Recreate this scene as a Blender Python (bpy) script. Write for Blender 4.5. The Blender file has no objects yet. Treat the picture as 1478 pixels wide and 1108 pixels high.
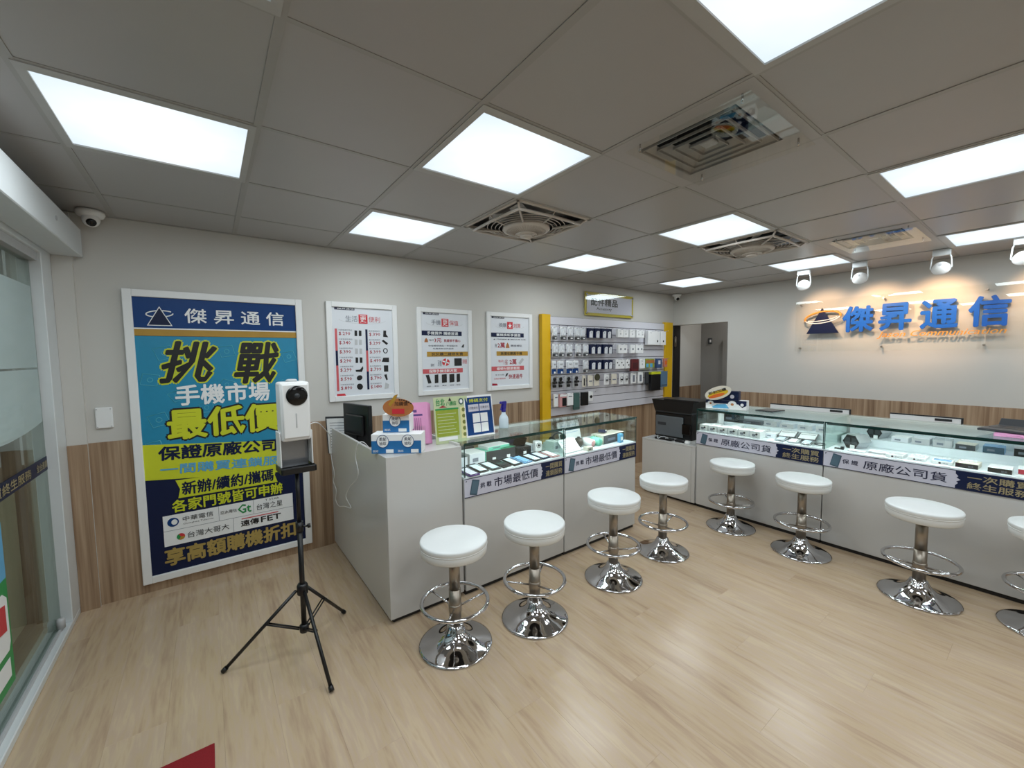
import bpy, bmesh, math, random
from mathutils import Vector, Matrix
random.seed(7)
PI = math.pi
sc = bpy.context.scene
COL = sc.collection

# ------------------------------------------------------------------ camera
CAM_Z = 1.51
yaw, pitch, roll, FPX = 0.638360, -0.069222, -0.010739, 590.727
fw = Vector((math.sin(yaw)*math.cos(pitch), math.cos(yaw)*math.cos(pitch), math.sin(pitch)))
rt = Vector((math.cos(yaw), -math.sin(yaw), 0)); up = rt.cross(fw)
r2 = rt*math.cos(roll) + up*math.sin(roll); u2 = -rt*math.sin(roll) + up*math.cos(roll)
cam = bpy.data.cameras.new('camera'); cam_o = bpy.data.objects.new('camera', cam); COL.objects.link(cam_o)
m3 = Matrix((r2, u2, -fw)).transposed()
cam_o.matrix_world = Matrix.Translation((0, 0, CAM_Z)) @ m3.to_4x4()
cam.sensor_fit = 'HORIZONTAL'; cam.sensor_width = 36; cam.lens = 36*FPX/1478; cam.clip_start = 0.02
sc.camera = cam_o
sc.view_settings.view_transform = 'Standard'; sc.view_settings.look = 'None'
sc.view_settings.exposure = 0.0; sc.view_settings.gamma = 1.0
sc.view_settings.use_curve_mapping = False
sc.cycles.max_bounces = 10; sc.cycles.diffuse_bounces = 5; sc.cycles.glossy_bounces = 4
sc.cycles.transparent_max_bounces = 16
sc.cycles.caustics_reflective = False; sc.cycles.caustics_refractive = False
sc.cycles.sample_clamp_indirect = 4.0
w = bpy.data.worlds.new('world'); sc.world = w; w.use_nodes = True
w.node_tree.nodes['Background'].inputs[0].default_value = (0.55, 0.6, 0.65, 1)
w.node_tree.nodes['Background'].inputs[1].default_value = 0.45
PANEL_POWER = 7.0
PANEL_GLOW = 1.08
CASE_GLOW = 62.0
SPOT_POWER = 26.0

# ------------------------------------------------------------------ sizes
CEIL = 2.37; YW = 3.48; XR = 5.58; XL = -0.76; YB = -3.0
GX = lambda k: 1.100 + .605*k
GY = lambda k: 1.522 + .605*k

# ------------------------------------------------------------------ materials
MATS = {}
def mat(name, color, rough=0.5, metal=0.0, noise=0.04, scale=30, bump=0.0, emit=None, estr=0, spec=0.5, coat=0.0):
    if name in MATS: return MATS[name]
    m = bpy.data.materials.new(name); m.use_nodes = True
    nt = m.node_tree; b = nt.nodes['Principled BSDF']
    b.inputs['Roughness'].default_value = rough; b.inputs['Metallic'].default_value = metal
    b.inputs['Specular IOR Level'].default_value = spec; b.inputs['Coat Weight'].default_value = coat
    tc = nt.nodes.new('ShaderNodeTexCoord'); nz = nt.nodes.new('ShaderNodeTexNoise')
    nz.inputs['Scale'].default_value = scale; nt.links.new(tc.outputs['Object'], nz.inputs['Vector'])
    mx = nt.nodes.new('ShaderNodeMix'); mx.data_type = 'RGBA'
    c = tuple(color)
    mx.inputs[6].default_value = tuple(max(0, v*(1-noise)) for v in c)+(1,)
    mx.inputs[7].default_value = tuple(min(1, v*(1+noise)) for v in c)+(1,)
    nt.links.new(nz.outputs['Fac'], mx.inputs[0]); nt.links.new(mx.outputs[2], b.inputs['Base Color'])
    if bump:
        bp = nt.nodes.new('ShaderNodeBump'); bp.inputs['Strength'].default_value = bump; bp.inputs['Distance'].default_value = 0.002
        nt.links.new(nz.outputs['Fac'], bp.inputs['Height']); nt.links.new(bp.outputs['Normal'], b.inputs['Normal'])
    if emit:
        b.inputs['Emission Color'].default_value = tuple(emit)+(1,); b.inputs['Emission Strength'].default_value = estr
    MATS[name] = m
    return m
def ramp(nt, stops):
    r = nt.nodes.new('ShaderNodeValToRGB'); e = r.color_ramp.elements
    e[0].position, e[0].color = stops[0][0], tuple(stops[0][1])+(1,)
    e[1].position, e[1].color = stops[-1][0], tuple(stops[-1][1])+(1,)
    for p, c in stops[1:-1]:
        n = e.new(p); n.color = tuple(c)+(1,)
    return r
def wood_mat(name, stops, vec_scale, rough, rand=0.0, coords='Object', grain=1.0, band=0.35, coat=0.0):
    """wood: long noise streaks, stretched along the small component of vec_scale"""
    m = bpy.data.materials.new(name); m.use_nodes = True; nt = m.node_tree; b = nt.nodes['Principled BSDF']
    tc = nt.nodes.new('ShaderNodeTexCoord'); mp = nt.nodes.new('ShaderNodeMapping'); mp.inputs['Scale'].default_value = vec_scale
    src = tc.outputs[coords]
    if coords == 'World':
        pass
    if rand:
        oi = nt.nodes.new('ShaderNodeObjectInfo'); vm = nt.nodes.new('ShaderNodeVectorMath'); vm.operation = 'ADD'
        ml = nt.nodes.new('ShaderNodeMath'); ml.operation = 'MULTIPLY'; ml.inputs[1].default_value = 57.0
        nt.links.new(oi.outputs['Random'], ml.inputs[0]); nt.links.new(src, vm.inputs[0]); nt.links.new(ml.outputs[0], vm.inputs[1])
        src = vm.outputs[0]
    nt.links.new(src, mp.inputs['Vector'])
    n1 = nt.nodes.new('ShaderNodeTexNoise'); n1.inputs['Scale'].default_value = 1.0; n1.inputs['Detail'].default_value = 5; n1.inputs['Distortion'].default_value = 0.6
    nt.links.new(mp.outputs[0], n1.inputs['Vector'])
    mp2 = nt.nodes.new('ShaderNodeMapping'); mp2.inputs['Scale'].default_value = tuple(v*5 for v in vec_scale)
    nt.links.new(src, mp2.inputs['Vector'])
    n2 = nt.nodes.new('ShaderNodeTexNoise'); n2.inputs['Scale'].default_value = 1.0; n2.inputs['Detail'].default_value = 3
    nt.links.new(mp2.outputs[0], n2.inputs['Vector'])
    a = nt.nodes.new('ShaderNodeMix'); a.data_type = 'FLOAT'; a.inputs[0].default_value = band
    nt.links.new(n1.outputs['Fac'], a.inputs[2]); nt.links.new(n2.outputs['Fac'], a.inputs[3])
    r = ramp(nt, stops); nt.links.new(a.outputs[0], r.inputs[0])
    out = r.outputs[0]
    if rand:
        hs = nt.nodes.new('ShaderNodeHueSaturation')
        mr = nt.nodes.new('ShaderNodeMapRange'); mr.inputs[3].default_value = 1-rand; mr.inputs[4].default_value = 1+rand
        nt.links.new(oi.outputs['Random'], mr.inputs[0]); nt.links.new(mr.outputs[0], hs.inputs['Value']); nt.links.new(out, hs.inputs['Color']); out = hs.outputs[0]
    nt.links.new(out, b.inputs['Base Color']); b.inputs['Roughness'].default_value = rough; b.inputs['Coat Weight'].default_value = coat
    b.inputs['Coat Roughness'].default_value = 0.2
    bp = nt.nodes.new('ShaderNodeBump'); bp.inputs['Strength'].default_value = 0.08*grain; bp.inputs['Distance'].default_value = 0.001
    nt.links.new(n2.outputs['Fac'], bp.inputs['Height']); nt.links.new(bp.outputs['Normal'], b.inputs['Normal'])
    MATS[name] = m
    return m
def glass_mat(name, tint, refl=1.0, base=0.04, rough=0.0):
    m = bpy.data.materials.new(name); m.use_nodes = True; nt = m.node_tree; nt.nodes.clear()
    out = nt.nodes.new('ShaderNodeOutputMaterial'); mix = nt.nodes.new('ShaderNodeMixShader')
    tr = nt.nodes.new('ShaderNodeBsdfTransparent'); tr.inputs[0].default_value = tuple(tint)+(1,)
    gl = nt.nodes.new('ShaderNodeBsdfGlossy'); gl.inputs['Roughness'].default_value = rough; gl.inputs[0].default_value = (0.95, 1, 0.98, 1)
    lw = nt.nodes.new('ShaderNodeLayerWeight'); lw.inputs['Blend'].default_value = 0.5
    p = nt.nodes.new('ShaderNodeMath'); p.operation = 'POWER'; p.inputs[1].default_value = 4.0
    mr = nt.nodes.new('ShaderNodeMapRange'); mr.inputs[3].default_value = base; mr.inputs[4].default_value = refl
    nz = nt.nodes.new('ShaderNodeTexNoise'); nz.inputs['Scale'].default_value = 3
    sm = nt.nodes.new('ShaderNodeMath'); sm.operation = 'MULTIPLY_ADD'; sm.inputs[1].default_value = 0.02
    nt.links.new(lw.outputs['Facing'], p.inputs[0]); nt.links.new(p.outputs[0], mr.inputs[0])
    nt.links.new(nz.outputs['Fac'], sm.inputs[0]); nt.links.new(mr.outputs[0], sm.inputs[2]); nt.links.new(sm.outputs[0], mix.inputs[0])
    nt.links.new(tr.outputs[0], mix.inputs[1]); nt.links.new(gl.outputs[0], mix.inputs[2]); nt.links.new(mix.outputs[0], out.inputs[0])
    MATS[name] = m
    return m
def emis_mat(name, color, strength, vary=0.1):
    m = bpy.data.materials.new(name); m.use_nodes = True; nt = m.node_tree; nt.nodes.clear()
    out = nt.nodes.new('ShaderNodeOutputMaterial'); e = nt.nodes.new('ShaderNodeEmission')
    tc = nt.nodes.new('ShaderNodeTexCoord'); n = nt.nodes.new('ShaderNodeTexNoise'); n.inputs['Scale'].default_value = 3
    vl = nt.nodes.new('ShaderNodeVectorMath'); vl.operation = 'LENGTH'; nt.links.new(tc.outputs['Object'], vl.inputs[0])
    mr = nt.nodes.new('ShaderNodeMapRange'); mr.inputs[1].default_value = 0.05; mr.inputs[2].default_value = 0.36; mr.inputs[3].default_value = 1.0; mr.inputs[4].default_value = 0.0
    nt.links.new(vl.outputs['Value'], mr.inputs[0])
    mm = nt.nodes.new('ShaderNodeMath'); mm.operation = 'MULTIPLY_ADD'; mm.inputs[1].default_value = 0.5
    nt.links.new(n.outputs['Fac'], mm.inputs[0]); nt.links.new(mr.outputs[0], mm.inputs[2])
    mx = nt.nodes.new('ShaderNodeMix'); mx.data_type = 'RGBA'
    mx.inputs[6].default_value = tuple(c*(1-vary*1.6*(1.25-c)) for c in color)+(1,); mx.inputs[7].default_value = (color[0]*1.35, color[1]*1.15, color[2]*1.05, 1)
    nt.links.new(mm.outputs[0], mx.inputs[0]); nt.links.new(mx.outputs[2], e.inputs[0])
    e.inputs[1].default_value = strength; nt.links.new(e.outputs[0], out.inputs[0])
    MATS[name] = m
    return m

def C(r, g, b):   # sRGB 0-255 -> linear
    f = lambda v: (v/255/12.92) if v/255 <= 0.04045 else ((v/255+0.055)/1.055)**2.4
    return (f(r), f(g), f(b))

M = {}
M['wall'] = mat('painted_wall', C(203, 201, 196), 0.75, noise=0.02, scale=4, bump=0.05)
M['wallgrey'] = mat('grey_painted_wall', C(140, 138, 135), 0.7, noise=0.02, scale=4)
M['tile'] = mat('ceiling_tile_vinyl', C(172, 170, 169), 0.33, noise=0.02, scale=6, bump=0.03, spec=0.4)
M['tee'] = mat('white_tee_metal', C(163, 161, 158), 0.4, noise=0.02)
M['white'] = mat('white_paint', C(235, 236, 236), 0.35, noise=0.015)
M['alu'] = mat('white_powder_coated_metal', C(215, 220, 222), 0.35, noise=0.02)
M['cab'] = mat('white_laminate', C(203, 202, 200), 0.28, noise=0.012, scale=3)
M['dark'] = mat('dark_plinth', C(28, 26, 26), 0.5)
M['black'] = mat('black_plastic', C(18, 18, 20), 0.35, noise=0.1)
M['blackgloss'] = mat('black_gloss', C(8, 8, 10), 0.08, noise=0.05)
M['grey'] = mat('grey_plastic', C(95, 100, 104), 0.4)
M['dgrey'] = mat('dark_grey_plastic', C(55, 58, 62), 0.4)
M['lgrey'] = mat('light_grey_plastic', C(190, 192, 194), 0.4)
M['chrome'] = mat('chrome', C(205, 205, 208), 0.06, 1.0, noise=0.03)
M['steel'] = mat('brushed_steel', C(165, 156, 145), 0.34, 1.0, noise=0.06, scale=60)
M['seat'] = mat('white_vinyl_seat', C(226, 229, 229), 0.3, noise=0.02, scale=12, bump=0.06)
M['yellow'] = mat('yellow_board', C(222, 176, 12), 0.5, noise=0.03)
M['slat'] = mat('white_slat_board', C(212, 212, 220), 0.35, noise=0.015)
M['groove'] = mat('slat_groove', C(92, 90, 98), 0.5)
M['navy'] = mat('navy_print', C(8, 24, 62), 0.45, spec=.3)
M['blue'] = mat('blue_print', C(0, 58, 120), 0.45, spec=.3)
M['skyblue'] = mat('sky_blue_print', C(34, 138, 176), 0.35, noise=0.05)
M['lightblue'] = mat('light_blue_print', C(90, 170, 215), 0.35)
M['lineblue'] = mat('pale_blue_line_print', C(70, 165, 190), 0.35)
M['lime'] = mat('lime_yellow_print', C(205, 213, 45), 0.35)
M['gold'] = mat('gold_print', C(178, 138, 52), 0.3, noise=0.15, scale=10)
M['goldt'] = mat('gold_lettering', C(160, 147, 112), 0.35, noise=0.15, scale=14)
M['red'] = mat('red_print', C(205, 52, 62), 0.35)
M['pinkred'] = mat('coral_print', C(205, 92, 98), 0.35)
M['dred'] = mat('dark_red_print', C(165, 25, 50), 0.4)
M['paper'] = mat('white_paper', C(222, 226, 232), 0.4, noise=0.01)
M['paperw'] = mat('bright_white_paper', C(240, 242, 243), 0.4, noise=0.01)
M['lav'] = mat('lavender_white_print', C(205, 204, 218), 0.3, noise=0.015)
M['ink'] = mat('black_ink', C(20, 20, 22), 0.4)
M['navyink'] = mat('navy_ink', C(32, 36, 66), 0.4)
M['greyink'] = mat('grey_ink', C(120, 126, 138), 0.4)
M['green'] = mat('green_print', C(30, 145, 75), 0.4)
M['teal'] = mat('teal_plastic', C(58, 84, 100), 0.35)
M['mint'] = mat('mint_box', C(120, 205, 180), 0.4)
M['mintd'] = mat('green_box_side', C(28, 140, 100), 0.4)
M['pink'] = mat('pink_paper', C(228, 158, 204), 0.5)
M['rose'] = mat('rose_plastic', C(205, 150, 150), 0.35)
M['olive'] = mat('olive_green_print', C(150, 165, 50), 0.45, noise=0.12, scale=60)
M['palegreen'] = mat('pale_green_paper', C(194, 206, 164), 0.45)
M['orange'] = mat('brown_orange_card', C(178, 112, 62), 0.45, noise=0.2, scale=25)
M['brightorange'] = mat('orange_print', C(226, 110, 40), 0.4)
M['cream'] = mat('cream_plastic', C(226, 220, 205), 0.4)
M['silver'] = mat('silver_plastic', C(185, 190, 194), 0.25, 0.3)
M['screen'] = mat('phone_screen_dark', C(22, 26, 32), 0.12)
M['screenw'] = mat('price_sheet_screen', C(205, 222, 232), 0.25)
M['screenb'] = mat('pale_blue_phone', C(130, 180, 225), 0.25)
M['purple'] = mat('purple_case', C(92, 60, 130), 0.35)
M['bottle'] = mat('translucent_bottle', C(215, 228, 238), 0.25)
M['spray'] = mat('deep_blue_plastic', C(38, 24, 140), 0.3)
M['redmat'] = mat('red_carpet', C(135, 22, 30), 0.95, noise=0.2, scale=200, bump=0.5)
M['signgold'] = mat('satin_gold_letters', C(226, 158, 70), 0.4)
M['signblue'] = mat('blue_acrylic_letters', C(22, 92, 186), 0.3)
M['shelf'] = mat('white_shelf_surface', C(232, 240, 244), 0.3, noise=0.01)
M['ventwhite'] = mat('fan_cream_plastic', C(196, 188, 180), 0.4)
M['blackhole'] = mat('vent_cavity_black', C(10, 10, 10), 0.9)
M['reflect'] = mat('mirror_grey_plastic', C(150, 152, 156), 0.15, 0.5)
M['bluegrey'] = mat('blue_grey_case', C(92, 122, 148), 0.5)
M['dgreen'] = mat('dark_green_case', C(62, 96, 92), 0.5)
M['paving'] = mat('outdoor_paving', C(110, 105, 98), 0.8, noise=0.2, scale=8)
M['facade'] = mat('outdoor_facade', C(165, 162, 150), 0.8, noise=0.15, scale=2)
wood_mat('floor_wood', [(0.26, C(158, 132, 108)), (0.40, C(181, 156, 130)), (0.48, C(191, 168, 138)), (0.54, C(190, 167, 144)), (0.62, C(198, 176, 147)), (0.76, C(178, 152, 126))], (13, 1.3, 4), 0.24, rand=0.010, band=0.35, grain=1.0)
M['floor'] = MATS['floor_wood']
wood_mat('wainscot_wood', [(0.28, C(104, 80, 60)), (0.42, C(138, 112, 88)), (0.52, C(160, 134, 108)), (0.62, C(178, 154, 128)), (0.75, C(148, 122, 96))], (14, 14, 0.35), 0.5, band=0.4)
M['wains'] = MATS['wainscot_wood']
M['showglass'] = glass_mat('showcase_glass', (0.95, 0.985, 0.97), refl=0.6, base=0.04)
M['doorglass'] = glass_mat('shopfront_glass', (0.72, 0.78, 0.74), refl=0.75, base=0.05)
M['acrylic'] = glass_mat('clear_acrylic', (0.985, 0.99, 0.985), refl=0.35, base=0.03)
M['edge'] = mat('green_glass_edge', C(28, 62, 58), 0.15)
M['film'] = None
M['panel'] = emis_mat('lit_diffuser', (0.76, 0.90, 0.99), PANEL_GLOW, 0.12)
M['led'] = emis_mat('lit_led_strip', (0.85, 0.97, 1.0), CASE_GLOW, 0.0)
M['lampface'] = mat('lamp_face', C(255, 214, 160), 0.3, emit=(1, .78, .5), estr=6)
def film_mat():
    m = bpy.data.materials.new('frosted_film'); m.use_nodes = True; nt = m.node_tree; b = nt.nodes['Principled BSDF']
    b.inputs['Base Color'].default_value = C(205, 222, 222)+(1,); b.inputs['Roughness'].default_value = 0.5; b.inputs['Alpha'].default_value = 0.62
    n = nt.nodes.new('ShaderNodeTexNoise'); n.inputs['Scale'].default_value = 2.5
    mr = nt.nodes.new('ShaderNodeMapRange'); mr.inputs[3].default_value = 0.5; mr.inputs[4].default_value = 0.78
    nt.links.new(n.outputs['Fac'], mr.inputs[0]); nt.links.new(mr.outputs[0], b.inputs['Alpha'])
    return m
M['film'] = film_mat()

# ------------------------------------------------------------------ mesh builder
class MB:
    def __init__(s): s.bm = bmesh.new(); s.mats = []
    def _mi(s, m):
        if m is None: return 0
        if m not in s.mats: s.mats.append(m)
        return s.mats.index(m)
    def _tag(s, geom_faces, m, smooth=False):
        i = s._mi(m)
        for f in geom_faces: f.material_index = i; f.smooth = smooth
    def box(s, x0, x1, y0, y1, z0, z1, m=None, bev=0.0, seg=1, mtx=None):
        cx, cy, cz = (x0+x1)/2, (y0+y1)/2, (z0+z1)/2
        mt = Matrix.Translation((cx, cy, cz)) @ Matrix.Diagonal((abs(x1-x0), abs(y1-y0), abs(z1-z0), 1))
        if mtx is not None: mt = mtx @ mt
        r = bmesh.ops.create_cube(s.bm, size=1, matrix=mt)
        vs = r['verts']; fs = list({f for v in vs for f in v.link_faces})
        s._tag(fs, m)
        if bev > 0:
            es = list({e for v in vs for e in v.link_edges})
            r = bmesh.ops.bevel(s.bm, geom=es, offset=bev, segments=seg, profile=0.5, affect='EDGES', clamp_overlap=True)
            s._tag(r['faces'], m, seg > 1)
        return s
    def cyl(s, p, q, r0, r1=None, n=16, m=None, caps=True, smooth=True):
        p, q = Vector(p), Vector(q); d = q-p; L = d.length
        if r1 is None: r1 = r0
        mt = Matrix.Translation((p+q)/2) @ d.to_track_quat('Z', 'Y').to_matrix().to_4x4()
        r = bmesh.ops.create_cone(s.bm, cap_ends=caps, segments=n, radius1=r0, radius2=r1, depth=L, matrix=mt)
        fs = list({f for v in r['verts'] for f in v.link_faces})
        i = s._mi(m)
        for f in fs: f.material_index = i; f.smooth = smooth and len(f.verts) == 4
        return s
    def lathe(s, prof, n=24, m=None, origin=(0, 0, 0), mtx=None, smooth=True):
        rings = []
        for (r, z) in prof:
            ring = []
            for k in range(n):
                a = 2*PI*k/n; v = Vector((r*math.cos(a), r*math.sin(a), z))+Vector(origin)
                if mtx is not None: v = mtx @ v
                ring.append(s.bm.verts.new(v))
            rings.append(ring)
        fs = []
        for a, b in zip(rings[:-1], rings[1:]):
            for k in range(n): fs.append(s.bm.faces.new((a[k], a[(k+1) % n], b[(k+1) % n], b[k])))
        i = s._mi(m)
        for f in fs: f.material_index = i; f.smooth = smooth
        for ring, rev in ((rings[0], True), (rings[-1], False)):
            f = s.bm.faces.new(ring[::-1] if rev else ring); f.material_index = i; f.smooth = False
        return s
    def tube(s, pts, r, n=8, m=None, closed=False):
        pts = [Vector(p) for p in pts]; N = len(pts); rings = []
        prev = None
        for k in range(N):
            if closed: t = (pts[(k+1) % N]-pts[k-1]).normalized()
            else: t = (pts[min(k+1, N-1)]-pts[max(k-1, 0)]).normalized()
            if prev is None:
                a = Vector((0, 0, 1)) if abs(t.z) < 0.9 else Vector((1, 0, 0))
                nrm = t.cross(a).normalized()
            else: nrm = (prev - t*prev.dot(t)).normalized()
            prev = nrm; bn = t.cross(nrm)
            rings.append([s.bm.verts.new(pts[k]+(nrm*math.cos(2*PI*j/n)+bn*math.sin(2*PI*j/n))*r) for j in range(n)])
        i = s._mi(m)
        rng = range(N) if closed else range(N-1)
        for k in rng:
            a, b = rings[k], rings[(k+1) % N]
            for j in range(n):
                f = s.bm.faces.new((a[j], a[(j+1) % n], b[(j+1) % n], b[j])); f.smooth = True; f.material_index = i
        if not closed:
            for ring in (rings[0][::-1], rings[-1]):
                f = s.bm.faces.new(ring); f.material_index = i
        return s
    def prism(s, pts, y0, y1, m=None, mtx=None):
        """pts in x,z; extruded between y0 and y1"""
        A = [Vector((x, y0, z)) for x, z in pts]; B = [Vector((x, y1, z)) for x, z in pts]
        if mtx is not None: A = [mtx @ v for v in A]; B = [mtx @ v for v in B]
        a = [s.bm.verts.new(v) for v in A]; b = [s.bm.verts.new(v) for v in B]; n = len(a)
        fs = [s.bm.faces.new(a), s.bm.faces.new(b[::-1])]
        for k in range(n): fs.append(s.bm.faces.new((a[(k+1) % n], a[k], b[k], b[(k+1) % n])))
        s._tag(fs, m)
        return s
    def mesh(s, name, m=None):
        bmesh.ops.recalc_face_normals(s.bm, faces=s.bm.faces[:])
        me = bpy.data.meshes.new(name); s.bm.to_mesh(me); s.bm.free()
        for x in (s.mats if s.mats else [m]):
            if x is not None: me.materials.append(x)
        return me
    def build(s, name, m=None, parent=None, loc=None, rz=None):
        o = bpy.data.objects.new(name, s.mesh(name, m)); COL.objects.link(o)
        if parent is not None: o.parent = parent
        if loc is not None: o.location = loc
        if rz is not None: o.rotation_euler = (0, 0, rz)
        return o
def tag(o, label=None, cat=None, group=None, kind=None):
    if label: o['label'] = label
    if cat: o['category'] = cat
    if group: o['group'] = group
    if kind: o['kind'] = kind
    return o
def empty(name, loc=(0, 0, 0), rz=0, label=None, cat=None, group=None, kind=None):
    o = bpy.data.objects.new(name, None); COL.objects.link(o); o.location = loc; o.rotation_euler = (0, 0, rz)
    o.empty_display_size = 0.1
    return tag(o, label, cat, group, kind)
def copy_tree(o, parent=None):
    c = o.copy(); COL.objects.link(c)
    if parent is not None: c.parent = parent
    for ch in list(o.children): copy_tree(ch, c)
    return c

# lettering: font curve -> mesh, fitted to a box in the parent's local x,z plane, facing local -y
_fc = bpy.data.curves.new('fitting_text', 'FONT'); _fo = bpy.data.objects.new('fitting_text', _fc); COL.objects.link(_fo)
def txt(body, x0, z0, x1, z1, y, m, parent, bold=0.0, depth=0.0, res=1, shear=0.0, rot=0.0, name='lettering', keep=False):
    _fc.body = body; _fc.resolution_u = res; _fc.shear = shear; _fc.extrude = 0.0
    bpy.context.view_layer.update()
    dg = bpy.context.evaluated_depsgraph_get()
    me = bpy.data.meshes.new_from_object(_fo.evaluated_get(dg))
    xs = [v.co.x for v in me.vertices]; ys = [v.co.y for v in me.vertices]
    if not xs: return None
    a0, a1, b0, b1 = min(xs), max(xs), min(ys), max(ys)
    sx = (x1-x0)/(a1-a0); sz = (z1-z0)/max(b1-b0, 1e-6)
    if keep: sx = sz = min(sx, sz)
    cx, cz = (x0+x1)/2, (z0+z1)/2
    ca, sa = math.cos(rot), math.sin(rot)
    for v in me.vertices:
        px = (v.co.x-(a0+a1)/2)*sx; pz = (v.co.y-(b0+b1)/2)*sz
        v.co = (cx+px*ca-pz*sa, y, cz+px*sa+pz*ca)
    if depth > 0:
        bm = bmesh.new(); bm.from_mesh(me)
        r = bmesh.ops.extrude_face_region(bm, geom=bm.faces[:])
        for g in r['geom']:
            if isinstance(g, bmesh.types.BMVert): g.co.y -= depth
        bmesh.ops.recalc_face_normals(bm, faces=bm.faces[:]); bm.to_mesh(me); bm.free()
    if bold > 0:
        bb = bold*0.85*(z1-z0 if not keep else (b1-b0)*sz)
        bm = bmesh.new(); bm.from_mesh(me); base = me.copy()
        dirs = [(1, 0), (-1, 0), (0, 1), (0, -1)] + ([(.7, .7), (-.7, .7), (.7, -.7), (-.7, -.7)] if bold > .025 else [])
        for q, (dx, dz) in enumerate(dirs):
            n0 = len(bm.verts); bm.from_mesh(base); bm.verts.ensure_lookup_table()
            for v in bm.verts[n0:]: v.co.x += dx*bb; v.co.z += dz*bb; v.co.y += (q+1)*.00012*(1 if depth == 0 else 2)
        bm.to_mesh(me); bm.free(); bpy.data.meshes.remove(base)
    me.materials.clear(); me.materials.append(m)
    o = bpy.data.objects.new(name, me); COL.objects.link(o); o.parent = parent
    return o
def rect(name, x0, x1, z0, z1, y, m, parent, t=0.001):
    return MB().box(x0, x1, y-t, y, z0, z1).build(name, m, parent)
def poly(name, pts, y, m, parent, t=0.001):
    return MB().prism(pts, y-t, y).build(name, m, parent)
def ellipse_pts(cx, cz, rx, rz, n=24, a0=0, a1=2*PI, rot=0):
    out = []
    for k in range(n):
        a = a0+(a1-a0)*k/n; x, z = rx*math.cos(a), rz*math.sin(a)
        out.append((cx+x*math.cos(rot)-z*math.sin(rot), cz+x*math.sin(rot)+z*math.cos(rot)))
    return out
def ring_mesh(name, cx, cz, rx, rz, wd, y, m, parent, a0=0, a1=2*PI, rot=0, t=0.001, n=32):
    """flat elliptical ring stroke"""
    pts = []
    for k in range(n+1):
        a = a0+(a1-a0)*k/n; x, z = rx*math.cos(a), rz*math.sin(a)
        pts.append(Vector((cx+x*math.cos(rot)-z*math.sin(rot), y, cz+x*math.sin(rot)+z*math.cos(rot))))
    b = MB(); b.tube(pts, wd/2, 6)
    for v in b.bm.verts: v.co.y = y + (v.co.y-y)*t/wd
    return b.build(name, m, parent)
ORD = ['leftmost', 'second from the left', 'third from the left', 'fourth from the left', 'fifth from the left', 'sixth from the left', 'seventh from the left', 'eighth from the left', 'ninth from the left', 'tenth from the left', 'eleventh from the left', 'twelfth from the left']

# ================================================================== STRUCTURE
# floor with planks
floor = MB().box(XL-0.1, XR+0.2, YB-0.1, YW+0.1, -0.06, -0.012).build('floor', M['dark']); tag(floor, 'pale oak plank floor of the phone shop', kind='structure')
PW, PL_ = 0.19, 1.22
plank_meshes = {}
x = XL-0.02; ci = 0
while x < XR:
    off = (ci*0.47) % PL_
    y = YB-off
    while y < YW:
        y0, y1 = max(y, YB), min(y+PL_, YW); x1 = min(x+PW, XR)
        if y1-y0 > 0.03:
            key = (round(x1-x, 3), round(y1-y0, 3))
            if key not in plank_meshes:
                g = 0.0001
                plank_meshes[key] = MB().box(-key[0]/2+g, key[0]/2-g, -key[1]/2+g, key[1]/2-g, -0.012, 0, bev=0.0004).mesh('plank', M['floor'])
            o = bpy.data.objects.new('plank', plank_meshes[key]); COL.objects.link(o); o.parent = floor
            o.location = ((x+x1)/2, (y0+y1)/2, 0)
        y += PL_
    x += PW; ci += 1

# walls (poster wall = wall_back, sign wall = wall_right, glass = wall_left)
WZ = 1.01
def wall_box(name, x0, x1, y0, y1, z0, z1, m, label=None):
    o = MB().box(x0, x1, y0, y1, z0, z1).build(name, m); tag(o, label, kind='structure'); return o
wb = wall_box('wall_back', XL-0.1, 6.36, YW, YW+0.12, 0, CEIL, M['wall'], 'long beige wall that carries the posters')
MB().box(-0.60, 2.955, YW-0.010, YW, 0, WZ).box(3.08, 5.28, YW-0.010, YW, 0, WZ).box(5.70, 6.36, YW-0.01, YW, 0, WZ).build('wainscot', M['wains'], wb)
MB().box(-0.685, -0.60, YW-0.03, YW, 0, CEIL-0.01).build('wall_return', M['wall'], wb)
MB().box(-0.684, -0.60, YW-0.038, YW-0.03, 0, WZ).build('wainscot_end', M['wains'], wb)
DY0, DY1, DZ = 2.69, 3.45, 1.93
wr = empty('wall_right', (0, 0, 0), 0, 'beige wall that carries the lit shop sign', kind='structure')
MB().box(XR, XR+0.12, YB, DY0, 0, CEIL).build('wall_panel', M['wall'], wr)
MB().box(XR, XR+0.12, DY0, YW, DZ, CEIL).build('wall_panel', M['wall'], wr)
MB().box(XR-0.01, XR, YB, DY0, 0, WZ).build('wainscot', M['wains'], wr)
wf = MB().box(XL-0.1, XR+0.12, YB-0.1, YB, 0, CEIL).build('wall_front', M['wall']); tag(wf, 'plain beige wall behind the viewer', kind='structure')
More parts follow.
